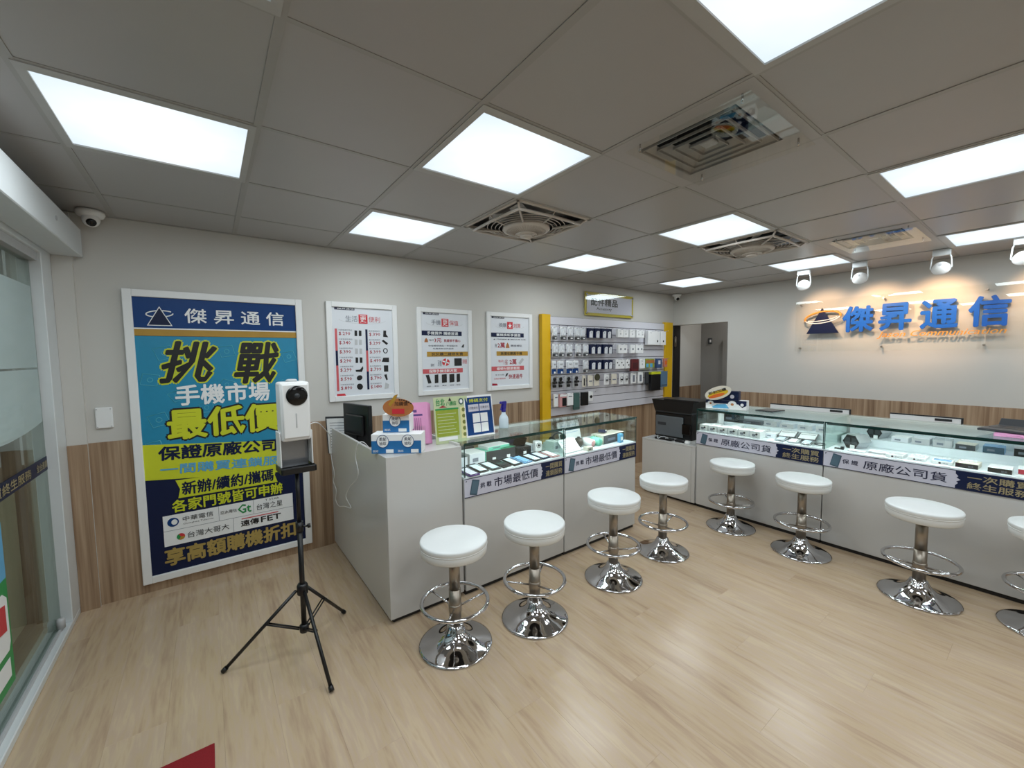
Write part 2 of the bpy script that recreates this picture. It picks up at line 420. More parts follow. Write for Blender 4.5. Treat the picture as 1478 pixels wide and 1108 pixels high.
# doorway and corridor
dr = empty('door_1', (XR, 3.07, 0), 0, 'open doorway to the back corridor beside the yellow board', kind='structure')
MB().box(-0.012, 0.13, 0.375, 0.41, 0, DZ).build('door_jamb', M['dark'], dr)
hg = MB().box(-0.03, 0.0, 0.352, 0.375, 1.62, 1.76, bev=0.003).cyl((-0.03, 0.355, 1.61), (-0.03, 0.355, 1.77), 0.009).build('hinge', M['steel'], dr)
MB().box(0.0, 0.12, -0.384, -0.375, 0, DZ).build('door_lining', M['wallgrey'], dr)
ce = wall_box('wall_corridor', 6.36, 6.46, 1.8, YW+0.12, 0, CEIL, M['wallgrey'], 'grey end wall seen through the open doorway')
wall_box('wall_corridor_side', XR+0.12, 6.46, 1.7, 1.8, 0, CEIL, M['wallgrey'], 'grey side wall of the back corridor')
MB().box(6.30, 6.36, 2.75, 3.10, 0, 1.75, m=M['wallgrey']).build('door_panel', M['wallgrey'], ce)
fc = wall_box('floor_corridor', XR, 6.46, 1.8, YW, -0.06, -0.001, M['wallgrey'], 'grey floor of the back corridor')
sw = MB().box(6.345, 6.36, 3.30, 3.36, 1.66, 1.75, m=M['dgrey'], bev=0.003).box(6.340, 6.346, 3.305, 3.33, 1.685, 1.725, m=M['white']).build('light_switch')
tag(sw, 'small dark light switch on the grey corridor wall', 'switch')
# ceiling: tiles and tees
ceiling = MB().box(XL-0.1, 6.46, YB-0.1, YW+0.12, CEIL+0.16, CEIL+0.2).build('ceiling', M['dark']); tag(ceiling, 'suspended ceiling of square vinyl tiles', kind='structure')
LIGHTS = [(-2, 1), (-2, -1), (0, 0), (0, 2), (0, -2), (3, 0), (3, 2), (3, -2), (6, 2), (6, 0), (6, -2), (0, -4), (3, -4), (6, -4), (-2, -3), (3, -6), (0, -6), (6, -6)]
FANS = [(1, 1), (4, 0)]
VENTS = [(1, -1), (5, -1)]
special = set(LIGHTS+FANS+VENTS)
tmesh = {}
for k in range(-4, 9):
    for j in range(-9, 4):
        x0, x1 = GX(k)-.3025, GX(k)+.3025; y0, y1 = GY(j)-.3025, GY(j)+.3025
        x0, x1, y0, y1 = max(x0, XL+0.02), min(x1, XR), max(y0, YB), min(y1, YW)
        if x1-x0 < 0.05 or y1-y0 < 0.05 or (k, j) in special: continue
        key = (round(x1-x0, 3), round(y1-y0, 3))
        if key not in tmesh:
            tmesh[key] = MB().box(-key[0]/2+.002, key[0]/2-.002, -key[1]/2+.002, key[1]/2-.002, 0, .01, bev=0.001).mesh('ceiling_tile', M['tile'])
        o = bpy.data.objects.new('ceiling_tile', tmesh[key]); COL.objects.link(o); o.parent = ceiling
        o.location = ((x0+x1)/2, (y0+y1)/2, CEIL)
for k in range(-4, 8):
    x = GX(k)+.3025
    if XL < x < XR:
        wd = 0.013
        MB().box(x-wd, x+wd, YB, YW, CEIL-.003, CEIL+.012).build('tee_bar', M['tee'], ceiling)
for j in range(-8, 4):
    y = GY(j)+.3025
    if YB < y < YW:
        MB().box(XL, XR, y-.009, y+.009, CEIL-.002, CEIL+.012).build('tee_bar', M['tee'], ceiling)
MB().box(XL, XR, YW-.018, YW, CEIL-.004, CEIL).build('edge_trim', M['tee'], ceiling)
MB().box(XR-.018, XR, YB, YW-.018, CEIL-.004, CEIL).build('edge_trim', M['tee'], ceiling)
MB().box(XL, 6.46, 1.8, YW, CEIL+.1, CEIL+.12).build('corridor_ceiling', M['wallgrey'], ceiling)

cl_ = empty('added_corridor_lamp', (6.0, 2.6, CEIL+.099), 0, 'round lamp added out of view to brighten the back corridor', 'ceiling light')  # lamp added out of view to lift the dark corridor
MB().lathe([(.12, -.001), (.12, -.03), (.10, -.035), (.001, -.035)], 28).build('added_lamp_disc', M['panel'], cl_)
l = bpy.data.lights.new('corridor_fill', 'AREA'); l.shape = 'DISK'; l.size = .22; l.energy = 5; l.color = (1, .97, .92); lo = bpy.data.objects.new('corridor_fill', l); COL.objects.link(lo); lo.parent = cl_; lo.location = (0, 0, -.04)
# light panels
lp_names = {(-2, 1): 'bright square ceiling light above the large blue poster', (-2, -1): 'bright square ceiling light cut off at the top left of the view',
 (0, 0): 'bright square ceiling light in the centre, in front of the nearer fan', (0, 2): 'bright square ceiling light nearest the poster wall, above the cash desk',
 (0, -2): 'bright square ceiling light at the top edge, beside the clear air deflector', (3, 0): 'bright square ceiling light between the two ceiling fans',
 (3, 2): 'bright square ceiling light in front of the yellow accessories sign', (3, -2): 'bright square ceiling light at the right edge, next to the air vents',
 (6, 2): 'bright square ceiling light closest to the far corner camera', (6, 0): 'bright square ceiling light above the leftmost spotlight', (6, -2): 'bright square ceiling light above the two rightmost spotlights'}
fr = MB()
for a in (-1, 1):
    fr.box(-.30, .30, a*.275-.013 if a > 0 else -.30, .30 if a > 0 else -.262, -.006, .04)
fr.box(-.30, -.275, -.262, .262, -.006, .04).box(.275, .30, -.262, .262, -.006, .04)
frm = fr.mesh('frame', mat('panel_frame_grey', C(178, 178, 176), .4))
dfm = MB().box(-.275, .275, -.262, .262, 0.0, .006).mesh('diffuser', M['panel'])
def panel_light(k, j, first=[]):
    lab = lp_names.get((k, j)) or {(0, -4): 'square ceiling light overhead just behind the viewer', (3, -4): 'square ceiling light behind the viewer in the middle of the shop', (6, -4): 'square ceiling light behind the viewer beside the sign wall',
      (-2, -3): 'square ceiling light behind the viewer beside the glass', (3, -6): 'square ceiling light in the middle at the very back', (0, -6): 'square ceiling light at the very back towards the glass', (6, -6): 'square ceiling light in the back corner beside the sign wall'}[(k, j)]
    t = empty('ceiling_light', (GX(k), GY(j), CEIL), 0, lab, 'ceiling light', 'square light panels in the ceiling')
    for n_, me in (('frame', frm), ('diffuser', dfm)):
        o = bpy.data.objects.new(n_, me); COL.objects.link(o); o.parent = t
    l = bpy.data.lights.new('panel_lamp', 'AREA'); l.shape = 'SQUARE'; l.size = .52; l.energy = PANEL_POWER; l.color = (0.88, 0.965, 1.0)
    lo = bpy.data.objects.new('panel_lamp', l); COL.objects.link(lo); lo.parent = t; lo.location = (0, 0, -.012)
for k, j in LIGHTS: panel_light(k, j)

# air vents
def vent(k, j, label, deflector):
    t = empty('air_vent', (GX(k), GY(j), CEIL), 0, label, 'air vent')
    b = MB(); i, o_ = .20, .30
    b.box(-o_, o_, -o_, -i, -.004, .006).box(-o_, o_, i, o_, -.004, .006).box(-o_, -i, -i, i, -.004, .006).box(i, o_, -i, i, -.004, .006)
    b.build('face_plate', M['tile'], t)
    MB().box(-.21, .21, -.21, .21, .09, .10).build('cavity', M['blackhole'], t)
    for q, s_ in enumerate((.19, .145, .10, .055)):
        v = MB()
        for a in range(4):
            mt = Matrix.Rotation(a*PI/2, 4, 'Z')
            lo_ = [(-s_, s_), (s_, s_)]; hi = s_+.035
            pts = [Vector((-s_+.030, -s_+.030, .016)), Vector((s_-.030, -s_+.030, .016)), Vector((s_, -s_, -.002)), Vector((-s_, -s_, -.002))]
            vs = [v.bm.verts.new(mt @ p) for p in pts]; vs2 = [v.bm.verts.new(mt @ (p+Vector((0, .004, .003)))) for p in pts]
            v.bm.faces.new(vs); v.bm.faces.new(vs2[::-1])
            for e in range(4): v.bm.faces.new((vs[(e+1) % 4], vs[e], vs2[e], vs2[(e+1) % 4]))
        for a in range(4): v.box(-s_, s_, -s_, -s_+.003, -.010, .0, mtx=Matrix.Rotation(a*PI/2, 4, 'Z'))
        v.build('louvre_ring', M['tee'], t)
    MB().box(-.028, .028, -.028, .028, 0, .012, bev=.003).build('centre_plate', M['lgrey'], t)
    bb = MB()
    for a in (-.09, 0.0, .09):
        bb.box(a-.0015, a+.0015, -.2, .2, .03, .06).box(-.2, .2, a-.0015, a+.0015, .03, .06)
    bb.build('brace', M['dgrey'], t)
    if deflector:
        d = MB(); d.box(-.285, .285, -.285, .20, -.034, -.031)
        d.build('deflector_sheet', M['acrylic'], t)
        for a in (-1, 1):
            for c in (-.24, .16): MB().cyl((a*.24, c, -.034), (a*.24, c, -.004), .004, n=8).build('spacer', M['chrome'], t)
    return t
vent(1, -1, 'square ceiling air vent with clear plastic deflector, near the viewer', True)
vent(5, -1, 'smaller-looking square ceiling air vent with clear deflector above the spotlights', True)
# fans
def fan(k, j, label):
    t = empty('ceiling_fan', (GX(k), GY(j), CEIL), 0, label, 'ceiling fan', 'square recessed ceiling fans')
    b = MB()
    for a in range(4):
        mt = Matrix.Rotation(a*PI/2, 4, 'Z'); b.box(-.295, .295, -.295, -.272, -.008, .012, mtx=mt, bev=.003)
    b.build('outer_frame', M['ventwhite'], t)
    MB().box(-.29, .29, -.29, .29, .14, .15).build('cavity', M['blackhole'], t)
    g = MB()
    sq = .245
    for a in range(4):
        mt = Matrix.Rotation(a*PI/2, 4, 'Z')
        p = [mt @ Vector(v) for v in ((-sq, -sq, -.03), (0, -sq-.012, -.03), (sq, -sq, -.03))]
        g.tube(p, .009, 6)
        g.tube([mt @ Vector((0, -.28, -.002)), mt @ Vector((0, -.25, -.03)), mt @ Vector((0, -.17, -.045))], .005, 6)
        g.tube([mt @ Vector((-.275, -.275, -.0)), mt @ Vector((-sq, -sq, -.03)), mt @ Vector((-.12, -.12, -.045))], .007, 6)
    g.build('guard_frame', M['ventwhite'], t)
    for r in (.15, .175, .20, .225, .25):
        MB().tube([(r*math.cos(2*PI*n/40), r*math.sin(2*PI*n/40), -.042+(r-.15)*.12) for n in range(40)], .0028, 5, closed=True).build('guard_ring', M['ventwhite'], t)
    MB().lathe([(.15, -.02), (.155, -.046), (.145, -.055), (.12, -.058), (.06, -.075), (.045, -.082), (.02, -.084), (.005, -.084)], 40).build('hub_grille', M['ventwhite'], t)
    MB().tube([(.065*math.cos(2*PI*n/32), .065*math.sin(2*PI*n/32), -.076) for n in range(32)], .004, 6, closed=True).build('hub_ring', M['ventwhite'], t)
    MB().lathe([(.04, -.083), (.04, -.092), (.034, -.096), (.002, -.096)], 24).build('hub_cap', M['ventwhite'], t)
    rb = MB()
    for n in range(44):
        a = 2*PI*n/44; c, s_ = math.cos(a), math.sin(a)
        rb.tube([(.07*c, .07*s_, -.0735), (.13*c, .13*s_, -.0585)], .0016, 4)
    rb.build('hub_ribs', M['ventwhite'], t)
    for n in range(5):
        a = 2*PI*n/5; mt = Matrix.Rotation(a, 4, 'Z') @ Matrix.Translation((.15, 0, .03)) @ Matrix.Rotation(.4, 4, 'X')
        MB().box(-.09, .09, -.04, .04, -.002, .002, mtx=mt, bev=.001).build('blade', M['lgrey'], t)
    return t
fan(1, 1, 'square recessed fan in the ceiling centre, beside the central light')
fan(4, 0, 'square recessed fan further back, to the left of the smaller vent')
# dome cameras
def dome(x, y, label, rz):
    t = empty('security_camera', (x, y, CEIL), rz, label, 'security camera')
    MB().lathe([(.062, -.004), (.064, -.02), (.056, -.036), (.04, -.042)], 28).build('housing', M['white'], t)
    mt = Matrix.Translation((0, -.012, -.055)) @ Matrix.Rotation(-.9, 4, 'X')
    MB().lathe([(.002, -.036), (.022, -.034), (.036, -.02), (.040, 0), (.036, .02), (.01, .03)], 24, mtx=mt).build('eyeball', M['white'], t)
    MB().lathe([(.001, -.044), (.02, -.043), (.023, -.034), (.02, -.03)], 20, mtx=mt).build('lens', M['blackgloss'], t)
dome(-.50, 3.385, 'white dome camera above the large blue poster at the left corner', .2)
dome(5.47, 3.37, 'white dome camera in the far corner above the doorway', -.6)

# ---------------------------------------------------------------- glass shopfront
wl = empty('wall_left', (0, 0, 0), 0, 'glass shopfront with white metal frame', kind='structure')
GLX = -.735
MB().box(-.80, -.685, YB, 3.45, 0, .035, bev=.004).build('bottom_rail', M['alu'], wl)
MB().box(-.72, -.712, YB, 3.27, .035, .05).build('track_lip', M['lgrey'], wl)
MB().box(-.80, -.685, 3.28, 3.45, .035, 2.09, bev=.003).build('upright', M['alu'], wl)
MB().box(-.80, -.685, YB, 3.45, 2.085, 2.13, bev=.003).build('top_rail', M['alu'], wl)
MB().box(-.76, -.70, YB, 3.45, 2.04, 2.085).build('door_track', M['lgrey'], wl)
MB().box(-.80, -.70, YB, 3.48, 2.13, CEIL+.05).build('lintel', M['wall'], wl)
MB().box(-.70, -.665, YB, 3.48, 2.27, CEIL, bev=0.002).build('lintel_strip', M['tee'], wl)
MB().box(-.76, -.715, .9, .95, .035, 2.085, bev=.003).build('mullion', M['alu'], wl)
w1 = MB().box(GLX-.004, GLX+.004, .95, 3.28, .035, 2.085).build('window_1', M['doorglass']); tag(w1, 'large clear pane of the glass shopfront', kind='structure')
w2 = MB().box(GLX-.004, GLX+.004, YB, .90, .035, 2.085).build('window_2', M['doorglass']); tag(w2, 'glass pane behind the viewer', kind='structure')
t = empty('door_operator', (-.62, 0, 2.19), 0, 'long white box of the sliding door drive above the glass', 'door drive')
MB().box(-.065, .065, YB+.05, 3.45, -.08, .08, bev=.004).build('cover', M['alu'], t)
MB().cyl((.065, 2.95, 0.01), (.068, 2.95, .01), .012, n=16).build('sensor_dot', M['lgrey'], t)
MB().box(-.066, .066, 3.445, 3.452, -.082, .082, bev=.001).build('end_cap', M['lgrey'], t)
rl = MB().lathe([(.018, 0), (.018, .045), (.012, .055), (.004, .055)], 16).build('door_guide', M['lgrey'], None, (-.715, 3.2, .05)); tag(rl, 'small round door guide at the foot of the glass', 'door guide')
# films and stickers on the pane (local x = world y)
def glass_item(name, label, cat):
    return empty(name, (GLX+.006, 0, 0), 0, label, cat)
def yz(name, pts, m, parent, xo=0.0, t=.0008):
    b = MB(); b.prism(pts, 0, t, mtx=Matrix.Translation((xo, 0, 0)) @ Matrix.Rotation(PI/2, 4, 'Z')); return b.build(name, m, parent)
f = glass_item('frosted_film', 'pale frosted film over the upper shopfront glass', 'window film')
yz('film_sheet', [(1.0, 1.475), (3.26, 1.475), (3.26, 1.90), (1.0, 1.905)], M['film'], f)
low = [(1.0, 1.465)]+[(3.26-.0, 1.465)][:1]
arc = [(3.26, 1.185), (3.15, 1.17), (3.0, 1.155), (2.8, 1.145), (2.5, 1.145), (1.0, 1.145)]
yz('film_sheet', [(1.0, 1.465), (3.26, 1.465)]+arc, M['film'], f)
yz('white_square', [(2.4, 1.16), (2.98, 1.16), (2.98, 1.30), (2.4, 1.30)], M['film'], f, xo=.003)
bnd = glass_item('slogan_band', 'navy sticker band with gold characters across the shopfront glass', 'window sticker')
yz('band_sheet', [(0.96, .918), (3.28, .918), (3.28, .992), (0.96, .992)], M['navy'], bnd)
tb = empty('lettering_anchor', (0, 0, 0), 0); tb.parent = bnd; tb.rotation_euler = (0, 0, PI/2); tb.location = (.002, 0, 0)
tb.name = 'slogan'
txt('一次購買終生服務', 2.30, .932, 3.02, .978, 0, M['goldt'], tb, bold=.02)
txt('全台連鎖', 3.10, .935, 3.27, .975, 0, M['goldt'], tb, bold=.02)
gs = glass_item('shopfront_sticker', 'blue and green poster stuck low on the shopfront glass', 'window sticker')
yz('blue_sheet', [(1.9, .60), (2.62, .60), (2.62, .84), (1.9, .84)], M['lightblue'], gs)
yz('green_sheet', [(1.9, .15), (2.62, .15), (2.62, .60), (1.9, .60)], M['green'], gs)
yz('white_patch', [(1.95, .30), (2.58, .30), (2.60, .33), (2.60, .52), (2.56, .55), (1.95, .55)], M['paperw'], gs, xo=.002)
yz('white_patch', [(2.0, .19), (2.58, .19), (2.58, .27), (2.0, .27)], M['paperw'], gs, xo=.002)
yz('red_mark', [(2.50, .40), (2.57, .39), (2.57, .50), (2.52, .51)], M['red'], gs, xo=.004)
# outside the glass
pv = MB().box(-6, -.80, -4, 9, -.06, -.01).build('pavement', M['paving']); tag(pv, 'grey pavement outside the glass', kind='structure')
fa = MB().box(-3.4, -3.2, -4, 9, -.01, 3.2).build('wall_outside', M['facade']); tag(fa, 'dim facade outside the glass', kind='structure')
MB().box(-3.2, -3.19, -4, 9, 0, 1.0).build('wainscot_reflection', M['wains'], fa)  # wood-coloured band standing in for the wainscot's reflection in the glass
pn = MB().box(-.86, -.85, 3.05, 3.26, .10, .86).build('paper_sheet', M['cream'])
tag(pn, 'pale paper strip hanging outside the lower glass', 'paper strip')
pp = MB().box(-1.06, -1.0, 3.9, 4.0, 0, 2.4, bev=.004).build('outdoor_post', M['dgrey']); tag(pp, 'dark post standing outside the glass', 'post')
# socket plate
sp = MB().box(-.56, -.483, YW-.018, YW, 1.095, 1.222, bev=.004).build('blank_plate', M['white'])
tag(sp, 'white square blank plate on the wall left of the large blue poster', 'wall plate')
for a in (-.552, -.491):
    for z in (1.105, 1.212): MB().cyl((a, YW-.021, z), (a, YW-.017, z), .0035, n=8).build('screw', M['lgrey'], sp)

# ================================================================== POSTERS
def framed(name, x0, x1, z0, z1, fwd, label, depth=.022):
    t = empty(name, (x0, YW-.012 if z0 < 1 else YW, z0), 0, label, 'framed poster')
    W_, H_ = x1-x0, z1-z0
    for nm, (a, b, c, d) in dict(l=(0, fwd, 0, H_), r=(W_-fwd, W_, 0, H_), t=(fwd, W_-fwd, H_-fwd, H_), b=(fwd, W_-fwd, 0, fwd)).items():
        MB().box(a, b, -depth, 0, c, d, bev=.003).build('frame_bar', M['white'], t)
    return t
P = framed('large_poster', -.402, .592, .062, 1.947, .045, 'tall blue and yellow offer poster in a white frame standing against the wall')
ox, oz = -.402, .062
def R_(name, x0, x1, z0, z1, m, y): return rect(name, x0-ox, x1-ox, z0-oz, z1-oz, y, m, P)
def T_(body, x0, x1, z0, z1, m, y=-.0125, **k): return txt(body, x0-ox, z0-oz, x1-ox, z1-oz, y, m, P, **k)
IX0, IX1 = -.357, .547
R_('print_sheet', IX0, IX1, .107, 1.902, M['navy'], -.006)
R_('sky_block', IX0, IX1, .83, 1.66, M['skyblue'], -.008)
R_('blue_header', IX0, IX1, 1.71, 1.902, M['blue'], -.008)
R_('white_line', IX0, IX1, 1.702, 1.71, M['paperw'], -.008)
R_('gold_band', IX0, IX1, 1.658, 1.702, M['gold'], -.008)
# faint line icons
for n_, (ix, iz, s_, rr) in enumerate([(-.22, 1.55, .05, .3), (-.30, 1.38, .045, -.2), (-.27, 1.12, .05, .3), (-.17, 1.27, .04, .5), (.11, 1.56, .045, .2), (.47, 1.30, .05, -.3), (.49, 1.52, .045, .3), (-.02, 1.18, .04, .1), (.47, 1.02, .05, .4), (-.30, .95, .04, .2), (.1, 1.33, .04, -.4)]):
    pts = []
    for a in range(4):
        an = a*PI/2+PI/4+rr; pts.append((ix-ox+s_*1.3*math.cos(an), 0, iz-oz+s_*1.1*math.sin(an)))
    pts = [Vector((p[0], -.0095, p[2])) for p in pts]
    b = MB(); b.tube(pts, .0035, 4, closed=True)
    for v in b.bm.verts: v.co.y = -.0092+(v.co.y+.0095)*.1
    b.build('line_icon', M['lineblue'], P)
    ring_mesh('line_icon', ix-ox, iz-oz, s_*.3, s_*.3, .006, -.0093, M['lineblue'], P, n=14)
poly('logo_triangle', [(-.295-ox, 1.724-oz), (-.170-ox, 1.724-oz), (-.230-ox, 1.848-oz)], -.0105, M['paperw'], P)
poly('logo_triangle', [(-.288-ox, 1.729-oz), (-.177-ox, 1.729-oz), (-.230-ox, 1.838-oz)], -.0115, M['navy'], P)
ring_mesh('logo_ring', -.230-ox, 1.80-oz, .066, .020, .008, -.012, M['paperw'], P, a0=.5, a1=2*PI-.0, rot=.08, n=28)
T_('傑 昇 通 信', -.105, .467, 1.748, 1.842, M['paperw'], bold=.02)
for (b_, y_, mm) in ((.075, -.0105, M['lime']), (.03, -.012, M['ink'])):
    T_('挑', -.247, .052, 1.36, 1.622, mm, y=y_, bold=b_, shear=.25)
    T_('戰', .150, .420, 1.338, 1.622, mm, y=y_, bold=b_, shear=.25)
T_('手機市場', -.178, .352, 1.205, 1.338, M['paperw'], bold=.03)
T_('最低價', -.226, .405, .985, 1.178, M['ink'], y=-.0105, bold=.11)
T_('最低價', -.226, .405, .985, 1.178, M['lime'], bold=.04)
poly('lime_band', [(IX0-ox, .738-oz), (IX1-ox, .645-oz), (IX1-ox, .885-oz), (IX0-ox, .968-oz)], -.009, M['lime'], P)
T_('保證原廠公司貨', -.283, .50, .838, .928, M['navy'], bold=.04, rot=-.045)
T_('一間購買連鎖服務', -.280, .48, .738, .804, M['lightblue'], bold=.03, rot=-.06)
poly('lime_tag', [(-.209-ox, .712-oz), (.372-ox, .700-oz), (.360-ox, .645-oz), (.376-ox, .588-oz), (-.200-ox, .590-oz), (-.188-ox, .65-oz)], -.010, M['lime'], P)
T_('新辦/續約/攜碼', -.177, .350, .606, .694, M['navy'], bold=.03)
T_('各家門號皆可申辦', -.234, .404, .500, .580, M['lime'], bold=.03)
R_('white_block', -.286, .470, .280, .485, M['paperw'], -.009)
for (a, b, c, d) in ((-.286, .470, .381, .383), (.01, .012, .383, .485), (.215, .217, .383, .485), (.09, .092, .280, .381)):
    R_('divider', a, b, c, d, M['greyink'], -.010)
poly('blue_disc', ellipse_pts(-.235-ox, .436-oz, .030, .030, 20), -.0105, M['blue'], P)
poly('white_swirl', ellipse_pts(-.228-ox, .436-oz, .016, .018, 16), -.0115, M['paperw'], P)
T_('中華電信', -.185, -.02, .428, .462, M['ink']); T_('Chunghwa Telecom', -.185, -.02, .405, .418, M['ink'])
T_('亞太電信', .020, .115, .425, .448, M['ink']); T_('Gt', .122, .200, .405, .468, M['green'], bold=.03)
T_('T STAR', .29, .38, .462, .476, M['ink']); T_('台灣之星', .235, .40, .405, .450, M['ink'])
for c_, a_ in ((M['red'], 0), (M['green'], 2.1), (M['gold'], 4.2)):
    poly('colour_wedge', [(-.200-ox+.022*math.cos(a_+q*.35), .330-oz+.022*math.sin(a_+q*.35)) for q in range(7)]+[(-.200-ox, .330-oz)], -.0105, c_, P)
T_('台灣大哥大', -.165, .065, .310, .352, M['ink'])
T_('遠傳', .135, .245, .308, .350, M['ink'], bold=.03); T_('FET', .258, .385, .310, .350, M['ink'], bold=.03)
R_('red_line', .14, .37, .360, .366, M['red'], -.0105)
T_('享高額購機折扣', -.286, .478, .150, .262, mat('khaki_gold_print', C(172, 148, 82), .35, noise=.15, scale=12), bold=.04)

def small_poster(name, x0, x1, label):
    t = framed(name, x0, x1, 1.155, 1.953, .042, label, depth=.022)
    rect('print_sheet', .042, x1-x0-.042, .042, .756, -.006, M['paper'], t)
    ring_mesh('pale_arc', (x1-x0)/2, .665, .19, .035, .002, -.0072, M['lgrey'], t, a0=PI*1.02, a1=PI*1.98, n=20)
    rect('logo_plate', .065, .22, .736, .756, -.008, M['navyink'], t)
    txt('傑昇通信', .085, .739, .215, .753, -.0095, M['paperw'], t)
    return t
p1 = small_poster('price_poster', .763, 1.336, 'white framed price list poster with two columns of red prices')
def hdr(t, a, b, c, cx):
    rect('red_square', cx-.036, cx+.036, .632, .706, -.0075, M['red'], t)
    txt(a, cx-.14, .645, cx-.045, .692, -.009, M['greyink'], t)
    txt(b, cx-.026, .640, cx+.026, .698, -.009, M['paperw'], t)
    txt(c, cx+.045, .645, cx+.14, .692, -.009, M['pinkred'], t)
hdr(p1, '生活', '更', '便利', .287)
for (bx, segs) in ((.062, ((.585, .41, 'pinkred'), (.41, .29, 'navy'), (.29, .085, 'pinkred'))), (.302, ((.585, .41, 'navy'), (.41, .235, 'pinkred'), (.235, .085, 'navy')))):
    for z1_, z0_, mm in segs: rect('column_bar', bx, bx+.017, z0_, z1_, -.008, M[mm], p1)
L1 = ['290', '340', '390', '290', '299', '590', '890']; L2 = ['390', '299', '399', '499', '799', '790', '1490']
for r in range(7):
    z = .535-.0735*r
    txt('行動電源充電組', .090, z+.034, .195, z+.046, -.008, M['greyink'], p1)
    txt('$.'+L1[r], .092, z-.004, .180, z+.026, -.008, M['dred'], p1, bold=.02)
    txt('藍牙無線配件', .330, z+.032, .425, z+.044, -.008, M['greyink'], p1)
    txt('$.'+L2[r], .332, z-.006, .425, z+.024, -.008, M['dred'], p1, bold=.02)
    # printed product pictures
    cx = .242; mm = M['ink'] if r in (0, 3, 4, 5, 6) else M['lgrey']
    if r in (5, 6): poly('product_print', ellipse_pts(cx, z+.018, .024, .020+.006*(r-5), 18, rot=.5), -.008, mm, p1)
    elif r == 4: poly('product_print', [(cx-.03, z+.01), (cx+.005, z+.012), (cx+.03, z+.04), (cx+.032, z+.02), (cx+.02, z-.008), (cx-.028, z-.004)], -.008, mm, p1)
    else:
        for q in (-1, 1): poly('product_print', [(cx+q*.017-.011, z-.006), (cx+q*.017+.010, z-.006), (cx+q*.017+.011, z+.038), (cx+q*.017-.010, z+.040)], -.008, M['lgrey'] if (r != 0 and r != 3) else M['ink'], p1)
    cx = .466
    if r == 0: poly('product_print', [(cx-.012, z+.045), (cx+.012, z+.045), (cx+.010, z+.015), (cx+.028, z-.012), (cx-.016, z-.008)], -.008, M['ink'], p1)
    elif r == 1: poly('product_print', [(cx-.03, z+.03), (cx-.015, z+.04), (cx+.025, z+.01), (cx+.012, z-.004)], -.008, M['ink'], p1)
    elif r == 2: ring_mesh('product_print', cx, z+.02, .017, .019, .008, -.008, M['ink'], p1, n=18)
    elif r == 3: poly('product_print', [(cx-.034, z), (cx+.028, z-.004), (cx+.028, z+.035), (cx-.02, z+.035)], -.008, M['ink'], p1)
    elif r == 4: rect('product_print', cx-.018, cx+.02, z-.012, z+.042, -.007, M['ink'], p1)
    elif r == 5: poly('product_print', [(cx-.018, z+.035), (cx+.004, z+.040), (cx+.012, z-.008), (cx, z-.012)], -.008, M['ink'], p1)
    else: poly('product_print', [(cx-.018, z-.012), (cx+.016, z-.008), (cx+.022, z+.025), (cx-.008, z+.042)], -.008, M['lgrey'], p1)
poly('red_corner', [(.06, .045), (.13, .045), (.12, .062), (.06, .062)], -.008, M['red'], p1)

p2 = small_poster('service_poster', 1.518, 2.089, 'white framed poster with five black phone silhouettes at the bottom')
hdr(p2, '手機', '更', '保值', .285)
rect('navy_bar', .048, .46, .548, .590, -.008, M['navy'], p2); txt('手機買件 購機首選', .10, .555, .42, .583, -.0095, M['paperw'], p2, bold=.02)
txt('每月', .12, .497, .165, .513, -.008, M['ink'], p2); txt('3元', .172, .484, .245, .522, -.008, M['dred'], p2, bold=.03); txt('就維修不擔心', .27, .488, .445, .516, -.008, M['dred'], p2, bold=.02)
poly('flame_mark', [(.072, .485), (.108, .485), (.104, .510), (.09, .525), (.077, .508)], -.008, M['orange'], p2)
txt('全省維修據點一年保固3年', .11, .446, .415, .461, -.008, M['navyink'], p2); txt('免費換新送件服務', .155, .420, .37, .434, -.008, M['navyink'], p2)
poly('small_print', [(.455, .44), (.48, .437), (.487, .47), (.47, .465)], -.008, M['dgrey'], p2)
rect('gold_bar', .095, .525, .353, .398, -.008, M['gold'], p2); txt('玩玩購二維修免費', .14, .360, .47, .391, -.0095, M['ink'], p2, bold=.02)
rect('box_print', .375, .455, .263, .335, -.008, M['ink'], p2)
poly('red_circle', ellipse_pts(.285, .300, .040, .034, 24), -.008, M['red'], p2)
for a in (0, 1): 
    mt = Matrix.Translation((.285, -.010, .300)) @ Matrix.Rotation(a*PI/2+.3, 4, 'Y'); MB().box(-.036, .036, 0, .001, -.006, .006, mtx=mt).build('white_cross', M['paperw'], p2)
txt('線材', .13, .262, .165, .29, -.008, M['navyink'], p2); txt('耳機', .20, .262, .24, .32, -.008, M['greyink'], p2); txt('限時優惠', .465, .28, .515, .325, -.008, M['pinkred'], p2)
rect('coral_bar', .050, .465, .198, .240, -.008, M['pinkred'], p2); txt('保障手機活動方案', .11, .204, .40, .234, -.0095, M['paperw'], p2, bold=.02)
for q, cx in enumerate((.105, .185, .265, .345, .415)):
    wd = (.016, .018, .026, .026, .018)[q]
    poly('phone_print', [(cx-wd+(-.012 if q == 0 else 0), .185), (cx+wd-(.012 if q == 0 else 0), .188), (cx+wd+(.012 if q == 0 else 0), .110), (cx-wd+(.012 if q == 0 else 0), .106)], -.008, M['ink'], p2)
    txt('機型', cx-.022, .075, cx+.022, .087, -.008, M['navyink'], p2)
p3 = small_poster('trade_in_poster', 2.264, 2.850, 'white framed poster nearest the yellow board, with large red 2 in the middle')
hdr(p3, '換購', '★', '划算', .293)
rect('navy_bar', .055, .475, .548, .590, -.008, M['navy'], p3); txt('舊機換新享優惠', .12, .555, .43, .583, -.0095, M['paperw'], p3, bold=.02)
